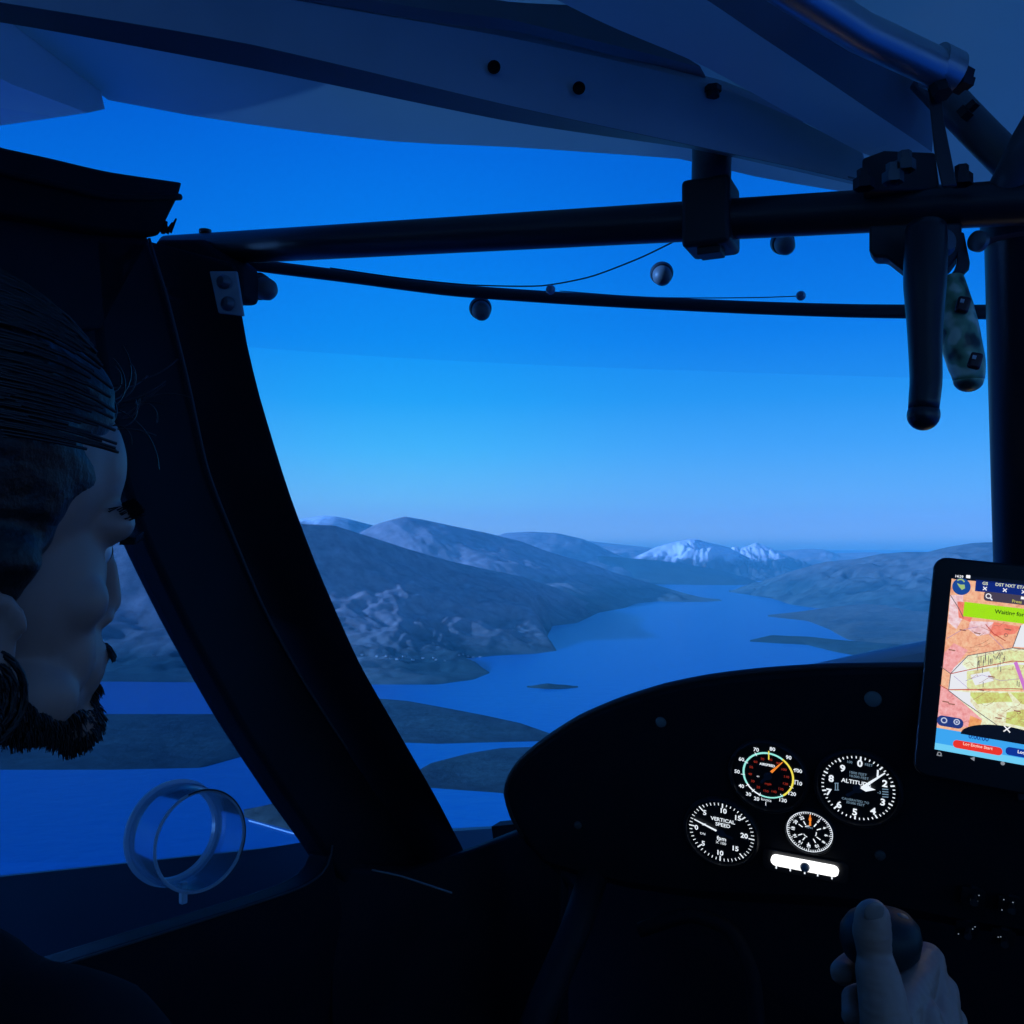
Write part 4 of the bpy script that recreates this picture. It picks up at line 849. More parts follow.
tb = hbar('toolbar', 322, 193, 700, .0098, NAVY, lab='navy toolbar across the top of the map')
label(tb, [('GS', 363, 186, .0036), ('DST NXT', 449, 194, .0036), ('ETA', 517, 202, .0036)], em('pale_yellow_text', (215, 220, 190)))
k = MB()
def cross(k, x, y, s, w, f=t2, hh=.0018):
    a, b = f(x, y); TB.line(k, (a - s, b - s), (a + s, b + s), w, hh); TB.line(k, (a - s, b + s), (a + s, b - s), w, hh)
for x, y in ((362, 207), (447, 214), (527, 222)): cross(k, x, y, .0014, .0007)
obj('cross_marks', k, WHT, tb, smooth=0)
sb = hbar('search_bar', 358, 238, 700, .0078, em('search_grey', (70, 62, 80)), r=.0022, hh=.0016, lab='grey search bar with a magnifier icon')
k = MB(); a, b = t2(377, 239); TB.ring(k, a, b, .0015, .0022, .0020, n=20); TB.line(k, (a + .0014, b - .0014), (a + .0032, b - .0030), .0009, .0020); obj('magnifier_icon', k, WHT, sb, smooth=0); k = MB(); TB.line(k, t4(985, 460), t4(1024, 466), .0022, .0020); obj('text_cursor', k, WHT, sb, smooth=0)
label(sb, [('Press', 498, 263, .0034)], em('search_yellow', (190, 185, 90)), .0020)
gb_ = hbar('banner', 272, 294, 700, .0122, em('banner_green', (160, 225, 12)), hh=.0022, lab='bright green banner reading Waiting for')
k = MB(); a, b = t2(466, 312); TB.text(k, 'Waiting for', a, b, .0047, .0026, bold=.0001); obj('lettering', k, em('banner_text', (40, 70, 10)), gb_, smooth=0)
k = MB(); a, b = t2(262, 199); TB.poly(k, circ(a, b, .0071, 36), .0018); gl_ = obj('globe_icon', k, em('globe_blue', (24, 70, 150)), e, smooth=0)
k = MB(); TB.poly(k, [t4(205, 280), t4(250, 300), t4(300, 300), t4(305, 345), t4(265, 365), t4(235, 330)], .0022); TB.ring(k, a - .001, b + .003, .0025, .0036, .0021, 0, -1, 1.2, 12); obj('continents', k, em('globe_green', (160, 190, 120)), gl_, smooth=0)
bp2 = bar('bottom_bar', 140, 796, 700, 1010, em('bottom_blue', (60, 165, 240)), hh=.0014, lab='light blue bar along the bottom of the map')
def rotband(name, ya, yb, mm, hh):
    return bar(name, 140, ya, 700, yb, mm, hh=hh)
# keep the screen square to its case: clip the bar to the screen's own bottom
bpy.data.objects.remove(bp2)
tp = t2(160, 800)[1]
k = MB(); TB.poly(k, [(sx0, sy0), (sx1, sy0), (sx1, tp), (sx0, tp)], .0014); bp2 = obj('bottom_bar', k, em('bottom_blue', (45, 160, 240)), e, smooth=0); bp2['label'] = 'light blue bar along the bottom of the map'
k = MB(); TB.poly(k, [(sx0, sy0), (sx1, sy0), (sx1, sy0 + (tp - sy0) * .3), (sx0, sy0 + (tp - sy0) * .3)], .0015); obj('pale_strip', k, em('bottom_pale_blue', (110, 205, 245)), bp2, smooth=0)
pb = hbar('icon_pill', 158, 766, 272, .0088, em('pill_navy', (35, 55, 125)), r=.0040, hh=.0018, lab='navy pill with two round icons')
k = MB()
for x, y in ((188, 768), (242, 775)): a, b = t2(x, y); TB.ring(k, a, b, .0016, .0025, .0022, n=20)
a, b = t2(242, 775); TB.poly(k, circ(a, b, .0008, 12), .0022); obj('round_icons', k, em('icon_pale', (190, 200, 225)), pb, smooth=0)
k = MB(); a, b = t2(455, 812); base = tp - .0016
pts = [(a + .034 * math.cos(PI * i / 24), base + .0125 * math.sin(PI * i / 24)) for i in range(25)]; TB.poly(k, [(min(x, sx1), y) for x, y in pts], .00195); ar = obj('close_button', k, BLK, e, smooth=0)
k = MB(); cross(k, 456, 805, .0024, .0009, hh=.0023); obj('cross_mark', k, WHT, ar, smooth=0)
label(bp2, [('0:00:00', 335, 843, .0052)], em('timer_navy', (20, 60, 150)))
rb = hbar('button', 226, 866, 440, .0066, em('button_red', (232, 50, 38)), r=.0030, hh=.0018, lab='red button reading Log Engine Start')
label(rb, [('Log Engine Start', 331, 878, .0034)], em('button_text', (250, 200, 190)), .0022)
bb_ = hbar('button', 450, 896, 660, .0066, em('button_blue', (12, 50, 150)), r=.0030, hh=.0018, lab='blue button reading Log')
label(bb_, [('Log', 516, 904, .0036)], WHT, .0022)
k = MB()
a, b = t2(168, 912); TB.ring(k, a, b, .0010, .0018, .0008, n=16); TB.poly(k, rrect(a - .0022, b - .0016, a + .0022, b - .0010, .0002), .0008)
a, b = t2(309, 932); TB.poly(k, [(a - .0018, b), (a + .0016, b - .0018), (a + .0016, b + .0018)], .0008)
a, b = t2(438, 952); TB.poly(k, circ(a, b, .0016, 18), .0008)
obj('navigation_icons', k, em('nav_grey', (150, 155, 165), .8), e, smooth=0)
# its holder, behind it
hd = MB(); cx, cy = (x0 + x1) / 2, (yb + y1) / 2
e = thing('tablet_holder', 'black bracket behind the tablet fixing it to the panel', 'holder', TB.W(cx, yb, -.05))
obj('back_plate', MB().box(TB.W(cx, cy - .02, -.016), (TB.r, TB.u, TB.n), (.045, .06, .004)), BLACK, e, bevel=.002)
obj('arm', MB().tube([TB.W(cx, cy - .04, -.018), TB.W(cx + .01, cy - .07, -.05), PL.px(1030, 800, .0)], .009, seg=16), BLACK, e, smooth=60)
# PEOPLE
# ------------------------------------------------------------------ the pilot
SKIN = mat('skin', (.36, .20, .155), .5, var=.08, scale=40, bump=.15)
HAIR = mat('dark_hair', (.010, .009, .009), .45, spec=.3, bump=.6, scale=160)
JACKET = mat('black_jacket', (.005, .006, .008), .9, spec=.1, var=.3, scale=20, bump=.5)
TROUSER = mat('dark_trousers', (.012, .014, .022), .9, var=.3, scale=20)
HPX, HPY, HD = -46, 540, .50; HS = .92
HFA, HPI, HRO = 36, -5, 6
Hc = P(HPX, HPY, HD)
fa = math.radians(HFA); pi_ = math.radians(HPI); ro = math.radians(HRO)
f0 = Vector((math.sin(fa), math.cos(fa), 0)); s0 = Vector((math.cos(fa), -math.sin(fa), 0))
hf = f0 * math.cos(pi_) + Z * math.sin(pi_); hu = Z * math.cos(pi_) - f0 * math.sin(pi_)
hu, hs = hu * math.cos(ro) + s0 * math.sin(ro), s0 * math.cos(ro) - hu * math.sin(ro)
def Hh(f, s, u): return Hc + (hf * f + hs * s + hu * u) * HS
HX = (hf, hs, hu)
def hball(mb, f, s, u, rf, rs, ru, seg=32, rings=20): mb.ball(Hh(f, s, u), (rf * HS, rs * HS, ru * HS), HX, seg, rings)
PF, PS = AF, AR
def Bp(f, s, u): return Vector((Hc.x, Hc.y, Hc.z)) + PF * f + PS * s + Z * u
person = thing('person', 'bearded pilot with dark tied-back hair seen in profile at the left door', 'person', Bp(-.05, 0, -.75))
hd = MB()
hball(hd, -.014, 0, .045, .096, .076, .084); hball(hd, .026, 0, -.02, .060, .062, .085); hball(hd, .042, 0, .05, .046, .056, .050)
hball(hd, .078, 0, .022, .017, .046, .012); hball(hd, .066, .030, .020, .022, .022, .014); hball(hd, .066, -.030, .020, .022, .022, .014)
for s in (-1, 1):
    hball(hd, .046, s * .044, -.026, .026, .018, .020); hball(hd, .020, s * .052, -.082, .040, .014, .022); hball(hd, .046, s * .030, -.060, .030, .024, .034)
    hball(hd, .092, s * .011, -.040, .008, .006, .006, 16, 10)
hball(hd, .036, 0, -.088, .052, .046, .028); hball(hd, .081, 0, -.106, .021, .026, .018); hball(hd, .071, 0, -.070, .028, .032, .032)
chain(hd, [(Hh(.082, 0, .014), .008), (Hh(.094, 0, -.010), .0075), (Hh(.100, 0, -.030), .0082), (Hh(.097, 0, -.037), .0072)], seg=16, rings=10)
hball(hd, .091, 0, -.063, .011, .022, .006); hball(hd, .089, 0, -.075, .012, .019, .007)
for s in (-1, 1):                                             # ears
    ec = Hh(-.012, s * .070, -.052)
    o = hs * s
    hd.ball(ec + o * .006, (.017, .006, .026), (hf, hs, hu), 20, 14)
    pts = [(ec + o * .011 + hf * (.017 * math.sin(a)) + hu * (.028 * math.cos(a)), .0042) for a in [math.radians(k) for k in (60, 30, 0, -30, -60, -90, -120, -150, -170)]]; chain(hd, pts, seg=10, rings=6)
    chain(hd, [(ec + o * .012 + hu * -.026 + hf * .004, .0062), (ec + o * .011 + hu * -.033 + hf * .007, .0055)], seg=10, rings=6)
# neck, trunk, limbs: one body
nb = Bp(-.055, 0, -.19)
chain(hd, [(Hh(-.022, 0, -.05), .055), (Hh(-.030, 0, -.11), .054), (nb, .058), (Bp(-.06, 0, -.24), .062)])
bd = MB()
def limb(mb, pts, k=1.0, add=0): chain(mb, [(p, r * k + add) for p, r in pts], step=.3)
def torso(mb, add=0):
    for f, u, rf, rs, ru in ((-.07, -.30, .085, .165, .085), (-.06, -.40, .105, .165, .12), (-.06, -.53, .105, .150, .12), (-.06, -.65, .11, .155, .10), (-.05, -.74, .125, .17, .10)):
        mb.ball(Bp(f, .01, u), (rf + add, rs - .015 + add, ru + add), (PF, PS, Z), 32, 20)
ra = [(Bp(-.065, .140, -.240), .053), (Bp(-.04, .205, -.38), .047), (Bp(.0, .235, -.56), .039), (Bp(.13, .18, -.62), .036), (Bp(.24, .10, -.645), .027)]
la = [(Bp(-.065, -.135, -.275), .052), (Bp(-.04, -.15, -.40), .045), (Bp(.0, -.155, -.56), .038), (Bp(.13, -.12, -.62), .034), (Bp(.25, -.10, -.645), .027)]
rl_ = [(Bp(-.03, .095, -.75), .09), (Bp(.20, .12, -.70), .078), (Bp(.42, .12, -.66), .060), (Bp(.55, .11, -.82), .052), (Bp(.68, .10, -1.02), .038)]
ll_ = [(Bp(-.03, -.095, -.75), .09), (Bp(.20, -.12, -.70), .078), (Bp(.42, -.12, -.66), .060), (Bp(.55, -.11, -.82), .052), (Bp(.68, -.10, -1.02), .038)]
torso(hd)
for l in (ra, la, rl_, ll_): limb(hd, l)
for s, l in ((1, ra), (-1, la)):                             # hands resting on the thighs
    w = l[-1][0]; hdn = w + PF * .06 - Z * .01
    hd.ball(hdn - PF * .01, (.045, .038, .015), (PF, PS, Z), 20, 12)
    for k in range(4):
        q = hdn + PF * .03 + PS * ((k - 1.5) * .019); chain(hd, [(q, .0095), (q + PF * .030 - Z * .004, .0088), (q + PF * (.050 + (k in (1, 2)) * .006) - Z * .016, .008), (q + PF * (.058 + (k in (1, 2)) * .008) - Z * .032, .007)], seg=10, rings=6)
    chain(hd, [(hdn - PF * .02 - PS * s * .03, .012), (hdn + PF * .01 - PS * s * .052, .0105), (hdn + PF * .036 - PS * s * .058, .009)], seg=10, rings=6)
body = voxel(hd, .0034, 5, .5)
obj('body', body, SKIN, person, smooth=180)
jk = MB(); torso(jk, .018); jk.ball(Bp(-.065, 0, -.235), (.085, .125, .045), (PF, PS, Z), 28, 16)
for l in (ra, la): limb(jk, [(p, r + .016) for p, r in l[:-1]] + [(l[-1][0] - PF * .02, .040)])
chain(jk, [(Bp(-.07, -.10, -.235), .05), (Bp(-.07, .04, -.225), .05), (Bp(-.075, .10, -.200), .046)])
chain(jk, [(Bp(-.085, .04 * k, -.20 - .01 * abs(k)), .030) for k in (-2, -1, 0, 1, 2)])
for k in range(14):                                           # folds
    q = Bp(random.uniform(.02, .05), random.uniform(-.13, .13), random.uniform(-.6, -.32)); chain(jk, [(q, .010), (q + PS * random.uniform(-.05, .05) - Z * .05, .006)], seg=8, rings=6)
obj('jacket', voxel(jk, .007, 4, .5), JACKET, person, smooth=180)
tr = MB()
for l in (rl_, ll_): limb(tr, l, 1, .012)
tr.ball(Bp(-.04, 0, -.77), (.14, .18, .10), (PF, PS, Z), 28, 16)
obj('trousers', voxel(tr, .009, 3, .5), TROUSER, person, smooth=180)
for s in (1, -1):
    b = MB(); an = Bp(.68, s * .10, -1.06); chain(b, [(an + Z * .03, .045), (an - Z * .02, .045)]); b.ball(an + PF * .07 - Z * .035, (.12, .045, .038), (PF, PS, Z), 24, 14)
    obj('shoe', voxel(b, .007, 2, .5), mat('black_shoe', (.01, .01, .01), .5), person, smooth=180)
# hair: swept back to a knot, thick over the temple
hr = MB()
hball(hr, -.030, 0, .050, .100, .086, .096); hball(hr, -.045, 0, .000, .082, .084, .080); hball(hr, .012, 0, .078, .060, .070, .052); hball(hr, -.075, 0, -.035, .040, .060, .055)
for s in (-1, 1): hball(hr, .000, s * .052, .036, .034, .028, .048); hball(hr, -.012, s * .066, -.004, .026, .018, .030)
hv = voxel(hr, .003, 3, .5)
nrms = [v.normal.copy() for v in hv.vertices]
for v, vn in zip(hv.vertices, nrms):
    q = v.co - Hc; n = noise.noise(Vector((q.dot(hf) * 18, q.dot(hs) * 22, q.dot(hu) * 90))) * .0028 + noise.noise(q * 28) * .004
    v.co += vn * n
hair = obj('hair', hv, HAIR, person, smooth=180)
SHEEN = mat('glossy_dark_hair', (.008, .008, .009), .35, spec=.5); st = MB(); rnd = random.Random(5)
def strand(p, d, L, curl, r=.0006, n=9, ax2=None):
    pts = []; q = Vector(p); d = Vector(d).normalized(); ax_ = ax2 or d.orthogonal()
    for k in range(n): pts.append(q.copy()); d = (Matrix.Rotation(curl, 3, ax_) @ d); q = q + d * (L / n)
    return pts
for k in range(420):                                         # swept strands over the crown
    a = rnd.uniform(-1.5, 1.5); b = rnd.uniform(.98, 1.65)
    c_ = Hh(-.030, 0, .050); pts = []  # crown
    for j in range(9):
        bb2 = b - .1 + j * .17; nrm = hf * (math.cos(bb2) * .102 + .002) + hs * (math.sin(a) * .092 * max(.25, math.sin(min(bb2 + .4, 2.2)))) + hu * (math.sin(bb2) * math.cos(a) * .106)
        pts.append(c_ + nrm * (.92 + .015 * rnd.random()))
    st.tube(pts, [.0009] * 8 + [.0003], seg=4, caps=False)
for k in range(22):                                          # stray wisps at the forehead and crown
    a = rnd.uniform(-.2, 1.3); p = Hh(.048 + .02 * math.cos(a), rnd.uniform(.0, .06), .075 + .03 * rnd.random())
    st.tube(strand(p, hf * rnd.uniform(.3, 1) + hu * rnd.uniform(-.2, .8) + hs * rnd.uniform(-.3, .3), rnd.uniform(.02, .05), rnd.uniform(-.3, .3), ax2=hs), [.0005] * 9, seg=3, caps=False)
g = obj('strands', st, SHEEN, hair, smooth=180)
# curls before and under the ear, and the tuft at the nape
cu = MB()
for k in range(46):                                          # round locks beneath the ear
    cc = Hh(-.014, .080, -.075); r_ = rnd.choice((.010, .014, .0185, .023)) + rnd.uniform(-.0012, .0012); a0 = rnd.uniform(-1.6, -.9); a1 = rnd.uniform(1.0, 2.2)
    pts = [cc + hf * (r_ * math.cos(a0 + (a1 - a0) * j / 12)) - hu * (r_ * 1.05 * math.sin(a0 + (a1 - a0) * j / 12)) + hs * rnd.uniform(.0, .002) for j in range(13)]
    cu.tube(pts, [.0003] + [.0010] * 11 + [.0003], seg=4, caps=False)
for k in range(60):
    p = Hh(rnd.uniform(-.05, -.01), .062 + rnd.uniform(-.006, .010), rnd.uniform(-.075, -.03) )
    L = rnd.uniform(.02, .05); pts = strand(p, hu * -1 + hf * rnd.uniform(-.9, .6) + hs * rnd.uniform(0, .4), L, rnd.uniform(.25, .65) * rnd.choice((-1, 1)), ax2=hs)
    cu.tube(pts, [.0011] * 8 + [.0004], seg=4, caps=False)
for k in range(160):
    p = Hh(rnd.uniform(-.055, -.02), rnd.uniform(.0, .06), rnd.uniform(-.135, -.095)); pts = strand(p, hu * -1 + hf * rnd.uniform(-.2, .9), rnd.uniform(.02, .05), rnd.uniform(-.5, .5), ax2=hs)
    cu.tube(pts, [.0011] * 8 + [.0004], seg=4, caps=False)
g = obj('curls', cu, HAIR, hair, smooth=180); g['label'] = 'loose dark curls around the ear and nape'
# beard: a short shell of hairs on jaw, chin and lip
br = MB()
jl = [(-.010, .064, -.070), (.010, .060, -.092), (.035, .050, -.108), (.062, .034, -.120), (.085, .014, -.123), (.095, 0, -.120)]
tree_hits = BVHTree.FromPolygons([v.co + person.location for v in body.vertices], [tuple(p.vertices) for p in body.polygons])
def onskin(f, s, u):
    src = Hh(f, s, u); tgt = Hh(.02, 0, -.07); d = (tgt - src).normalized(); h = tree_hits.ray_cast(src - d * .05, d); return (h[0], h[1]) if h[0] is not None else (None, None)
for k in range(5200):
    t = rnd.random(); zone = rnd.random()
    if zone < .72:
        i = rnd.uniform(0, len(jl) - 1.001); i0 = int(i); q = i - i0; p = [jl[i0][m_] * (1 - q) + jl[i0 + 1][m_] * q for m_ in range(3)]
        sgn = rnd.choice((-1, 1, 1)); f_, s_, u_ = p[0] * 1.15, p[1] * sgn * 1.25, p[2] + rnd.uniform(-.016, .020) * (1.2 if i > 3 else .9)
    elif zone < .86: f_, s_, u_ = .13, rnd.uniform(-.03, .03), rnd.uniform(-.125, -.086)
    else: f_, s_, u_ = .13, rnd.uniform(-.028, .028), rnd.uniform(-.060, -.050)
    h, n = onskin(f_, s_, u_)
    if h is None: continue
    d = (n * .8 + hu * -.9 + hf * .25 + Vector((rnd.uniform(-.4, .4), rnd.uniform(-.4, .4), rnd.uniform(-.3, .3)))).normalized(); L = rnd.uniform(.003, .0075) if zone < .86 else .005
    br.tube([h - n * .001, h + d * L * .5, h + (d + hu * -.3).normalized() * L], [.0006, .0005, .0002], seg=3, caps=False)
obj('beard', br, HAIR, person, smooth=180)
# eyes, brows and lashes
for s in (-1, 1):
    ey = MB(); ey.ball(Hh(.0640, s * .030, .003), .0118, HX, 24, 16); g = obj('eye', ey, mat('eye_white', (.6, .6, .6), .2), person, smooth=180)
    ir = MB(); c_ = Hh(.0768, s * .030, .003); ir.lathe(c_, hf, [(.0055, -.001), (.003, .0008), (0, .001)], seg=18); obj('iris', ir, mat('iris_brown', (.05, .03, .02), .2), g, smooth=180)
    lid = MB()
    for k in range(26):
        t = k / 25; p = Hh(.083 - .010 * abs(t - .5) * 2, s * (.018 + .028 * t), .009 + .003 * math.sin(PI * t)); lid.tube([p, p + hf * .008 + hu * .001 + hs * s * .003 * (t - .3), p + hf * .012 + hu * .005 + hs * s * .006 * (t - .3)], [.0005, .0004, .0002], seg=3, caps=False)
    obj('eyelashes', lid, HAIR, person)
    eb = MB()
    for k in range(90):
        t = rnd.random(); f_, s_, u_ = .115, s * (.013 + .036 * t), .026 + .004 * math.sin(PI * t) + rnd.uniform(-.003, .003)
        src = Hh(f_, s_, u_); h = tree_hits.ray_cast(src, -hf)
        if h[0] is None: continue
        p = h[0]; eb.tube([p, p + (h[1] * .6 + hs * s * .7 + hu * .2).normalized() * .009], [.0006, .0002], seg=3, caps=False)
    obj('eyebrow', eb, HAIR, person)

# pilot's seat
e = thing('pilot_seat', 'black padded seat under the pilot', 'seat', Bp(-.05, 0, -.95))
b = MB().box(Bp(.08, 0, -.90), (PF, PS, Z), (.25, .20, .045)); obj('seat_cushion', b, VINYL, e, bevel=.02)
b = MB().box(Bp(-.245, 0, -.55), ((PF + Z * .1).normalized(), PS, (Z - PF * .1).normalized()), (.035, .19, .33)); obj('backrest', b, VINYL, e, bevel=.02)

# ------------------------------------------------------------------ control stick and the hand on it
sd = .60
e = thing('control_stick', 'black control stick with a rounded grip held by the hand', 'control stick', P(884, 1500, .60))
tp_ = P(880, 933, sd); bt_ = P(888, 1030, sd); axs = (tp_ - bt_).normalized()
fl = A(.0, 0, 0); foot_ = Vector((bt_.x + .02, bt_.y + .05, -.95))
obj('shaft', MB().tube([foot_, bt_ - axs * .05], .011, seg=20), TUBEBLK, e, smooth=60)
obj('grip', MB().tube([bt_ - axs * .065, bt_ - axs * .05, bt_, tp_ - axs * .02, tp_ - axs * .004], [.013, .0155, .0165, .0165, .017], seg=26), RUBBER, e, smooth=60)
GT = mat('grip_top_teal_black', (.008, .02, .022), .5, spec=.25)
g = obj('grip_head', MB().lathe(tp_ - axs * .012, axs, [(0, -.006), (.017, -.006), (.0225, .0), (.0245, .008), (.0235, .016), (.019, .022), (.010, .0255), (0, .0262)], seg=40), GT, e, smooth=180)
obj('button', MB().lathe(P(902, 921, sd - .006), Vector((.2, -.5, .85)), [(.0045, 0), (.0045, .002), (.003, .003), (0, .003)], seg=18), mat('grey_button', (.12, .13, .11), .4), g, smooth=50)

e2 = thing('person', 'bare right hand and forearm of a person gripping the control stick', 'person', P(950, 1200, .5))
h = MB()
thumb = [((872.5, 917, .560), .0100), ((872, 932, .560), .0112), ((873.5, 946, .560), .0102), ((874.5, 955, .560), .0096), ((877, 972, .556), .0122), ((881, 990, .553), .0132), ((884, 1010, .549), .0138), ((888, 1032, .546), .0150), ((896, 1060, .542), .0170)]
chain(h, [(P(*p), r) for p, r in thumb], step=.18, seg=20, rings=12)
# palm
kn = [P(926, 962, .612), P(940, 992, .602), P(949, 1022, .594), P(951, 1052, .586)]; wr = P(935, 1125, .535)
for k, q in enumerate(kn):
    chain(h, [(q, .0120 - k * .0006), (q.lerp(wr, .5), .0150), (wr, .019)], step=.25, seg=18, rings=12)
chain(h, [(kn[0] + Z * .001, .0105), (P(915, 985, .585), .012), (P(897, 1012, .562), .0135), (P(893, 1050, .548), .016)], step=.25, seg=18, rings=12)
chain(h, [(P(896, 1060, .542), .017), (wr, .021)], step=.25, seg=18, rings=12)
chain(h, [(P(915, 1020, .570), .016), (P(920, 1060, .560), .019)], step=.25, seg=18, rings=12)
# fingers wrapped around the far side
c0_ = lambda t: tp_.lerp(bt_, t)
def finger(k, r, up, end):
    q = kn[k]; c = c0_(0) - axs * up; c = Vector((c.x, c.y, c.z)); R_ = .0165 + r * .95
    toK = (q - c); toK -= axs * toK.dot(axs); toK.normalize(); w = axs.cross(toK)            # goes round the far side
    if w.y < 0: w = -w
    p1 = c + (toK * math.cos(.55) + w * math.sin(.55)) * (R_ + .006)
    pts = [(q, r * 1.08), (p1, r)]
    for a in (1.1, 1.65, 2.2, end): pts.append((c + (toK * math.cos(a) + w * math.sin(a)) * R_, r * (1 - .04 * a)))
    chain(h, pts, step=.22, seg=16, rings=10); return pts[-1][0]
finger(0, .0085, .028, 2.35); finger(1, .0074, .0480, 3.28); finger(2, .0070, .0632, 3.28); finger(3, .0068, .078, 3.2)
el = Vector((.40, .30, -.52)); sh = Vector((.48, -.02, -.24))
chain(h, [(wr, .021), (wr.lerp(el, .12), .0255), (wr.lerp(el, .4), .033), (wr.lerp(el, .8), .042), (el, .040), (el.lerp(sh, .4), .045), (sh, .052)], step=.2, seg=22, rings=14)
hm_ = voxel(h, .0013, 3, .5)
nrms = [v.normal.copy() for v in hm_.vertices]
for v, vn in zip(hm_.vertices, nrms):                         # fine creases of the skin
    q = v.co; v.co += vn * (noise.noise(q * 220) * .00022 + noise.noise(Vector((q.x * 60, q.y * 60, q.z * 420))) * .00028)
obj('hand', hm_, SKIN, e2, smooth=180)
NAIL = mat('nail', (.33, .23, .20), .35)
nb_ = MB(); nb_.ball(P(874, 912, .5515), (.0062, .0022, .0072), (CR, Vector((0, .93, .35)).normalized(), Vector((0, -.35, .93)).normalized()), 20, 12); g = obj('thumbnail', nb_, NAIL, e2, smooth=180)
sl = MB(); sl.tube([wr.lerp(el, .42), wr.lerp(el, .7), el, el.lerp(sh, .5), sh], [.047, .054, .056, .058, .064], seg=26); obj('sleeve', sl, JACKET, e2, smooth=60)

# ------------------------------------------------------------------ light, sky, camera
sun = bpy.data.lights.new('sun', 'SUN'); sun.energy = 8.5; sun.angle = math.radians(.6); sun.color = (.13, .38, 1.0)
so = bpy.data.objects.new('sun', sun); C.objects.link(so); so.rotation_euler = Vector((.96, .02, -.33)).to_track_quat('-Z', 'Y').to_euler()
wd = bpy.data.worlds.new('sky'); bpy.context.scene.world = wd; wd.use_nodes = True; nt = wd.node_tree; nt.nodes.clear(); N = nt.nodes.new; L = nt.links.new
out = N('ShaderNodeOutputWorld'); bg = N('ShaderNodeBackground'); tc = N('ShaderNodeTexCoord'); sp = N('ShaderNodeSeparateXYZ'); nm = N('ShaderNodeVectorMath'); nm.operation = 'NORMALIZE'
L(tc.outputs['Generated'], nm.inputs[0]); L(nm.outputs[0], sp.inputs[0])
def ramp(stops, src):
    r = N('ShaderNodeValToRGB'); r.color_ramp.interpolation = 'LINEAR'
    while len(r.color_ramp.elements) < len(stops): r.color_ramp.elements.new(.5)
    for el_, (p, c) in zip(r.color_ramp.elements, stops): el_.position = p; el_.color = (*srgb(*c), 1)
    L(src, r.inputs[0]); return r.outputs[0]
mz = N('ShaderNodeMath'); mz.operation = 'MULTIPLY_ADD'; mz.inputs[1].default_value = .5; mz.inputs[2].default_value = .5; L(sp.outputs[2], mz.inputs[0])
def zz(py): t = (HZ - py) / F; return .5 + .5 * math.sin(math.atan(t))
SKY_L = [(0, (4, 30, 70)), (.47, (8, 60, 130)), (.498, (60, 150, 220)), (zz(535), (118, 205, 255)), (zz(500), (104, 205, 255)), (zz(450), (66, 188, 255)), (zz(400), (30, 165, 250)), (zz(340), (8, 145, 245)), (zz(260), (4, 130, 240)), (zz(120), (2, 108, 225)), (.85, (2, 80, 180)), (1, (2, 60, 150))]
SKY_R = [(0, (4, 30, 70)), (.47, (8, 60, 130)), (.498, (50, 130, 200)), (zz(535), (110, 190, 248)), (zz(500), (96, 182, 250)), (zz(450), (66, 165, 250)), (zz(400), (35, 148, 242)), (zz(340), (10, 130, 238)), (zz(260), (3, 116, 228)), (zz(120), (2, 98, 212)), (.85, (2, 75, 175)), (1, (2, 60, 150))]
cl_ = ramp(SKY_L, mz.outputs[0]); crr = ramp(SKY_R, mz.outputs[0])
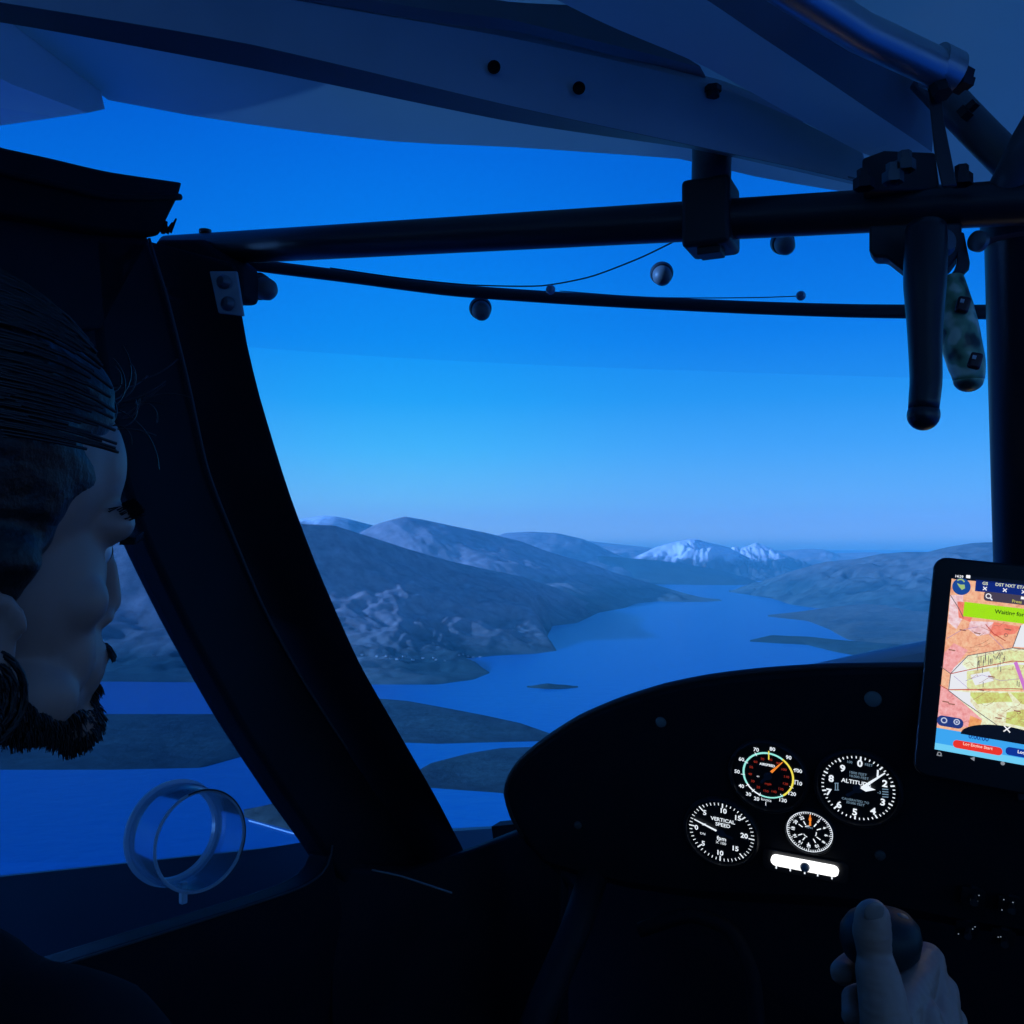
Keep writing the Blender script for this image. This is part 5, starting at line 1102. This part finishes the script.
# a brighter band of sky to the left of the loch
dt = N('ShaderNodeVectorMath'); dt.operation = 'DOT_PRODUCT'; az = math.atan((400 - 512) / F); dt.inputs[1].default_value = (math.cos(az), -math.sin(az), 0); L(nm.outputs[0], dt.inputs[0])
sq = N('ShaderNodeMath'); sq.operation = 'POWER'; ab = N('ShaderNodeMath'); ab.operation = 'ABSOLUTE'; L(dt.outputs['Value'], ab.inputs[0]); L(ab.outputs[0], sq.inputs[0]); sq.inputs[1].default_value = 2
ms = N('ShaderNodeMath'); ms.operation = 'MULTIPLY'; ms.inputs[1].default_value = -22; L(sq.outputs[0], ms.inputs[0]); ex = N('ShaderNodeMath'); ex.operation = 'EXPONENT'; L(ms.outputs[0], ex.inputs[0])
mx = N('ShaderNodeMix'); mx.data_type = 'RGBA'; L(ex.outputs[0], mx.inputs[0]); L(crr, mx.inputs[6]); L(cl_, mx.inputs[7])
# brighter sky added behind the camera to light the cabin
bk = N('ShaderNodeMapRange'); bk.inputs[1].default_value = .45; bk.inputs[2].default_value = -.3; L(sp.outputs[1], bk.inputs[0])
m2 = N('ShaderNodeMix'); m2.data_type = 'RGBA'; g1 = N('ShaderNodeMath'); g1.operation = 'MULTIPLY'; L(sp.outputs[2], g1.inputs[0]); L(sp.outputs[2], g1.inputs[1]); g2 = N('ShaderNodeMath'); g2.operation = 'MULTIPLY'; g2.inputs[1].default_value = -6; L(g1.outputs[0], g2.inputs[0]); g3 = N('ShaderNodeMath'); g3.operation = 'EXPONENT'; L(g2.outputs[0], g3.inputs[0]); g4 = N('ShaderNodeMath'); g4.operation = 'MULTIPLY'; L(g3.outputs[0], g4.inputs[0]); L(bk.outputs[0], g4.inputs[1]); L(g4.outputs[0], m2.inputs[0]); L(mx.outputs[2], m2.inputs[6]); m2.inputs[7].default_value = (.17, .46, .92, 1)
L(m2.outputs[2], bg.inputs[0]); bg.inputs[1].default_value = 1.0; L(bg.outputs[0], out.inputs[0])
cam = bpy.data.cameras.new('camera'); cam.sensor_fit = 'HORIZONTAL'; cam.sensor_width = 36; cam.lens = F / 1024 * 36; cam.clip_start = .01; cam.clip_end = 300000
co = bpy.data.objects.new('camera', cam); C.objects.link(co); co.rotation_euler = (PI / 2 + TH, 0, 0); bpy.context.scene.camera = co
sc_ = bpy.context.scene; sc_.view_settings.view_transform = 'Standard'; sc_.view_settings.look = 'None'; sc_.view_settings.gamma = 1; sc_.view_settings.exposure = 0; sc_.view_settings.use_curve_mapping = False
sc_.cycles.use_denoising = True; sc_.cycles.max_bounces = 8; sc_.cycles.transparent_max_bounces = 16; sc_.cycles.volume_bounces = 0
sc_.cycles.use_fast_gi = False
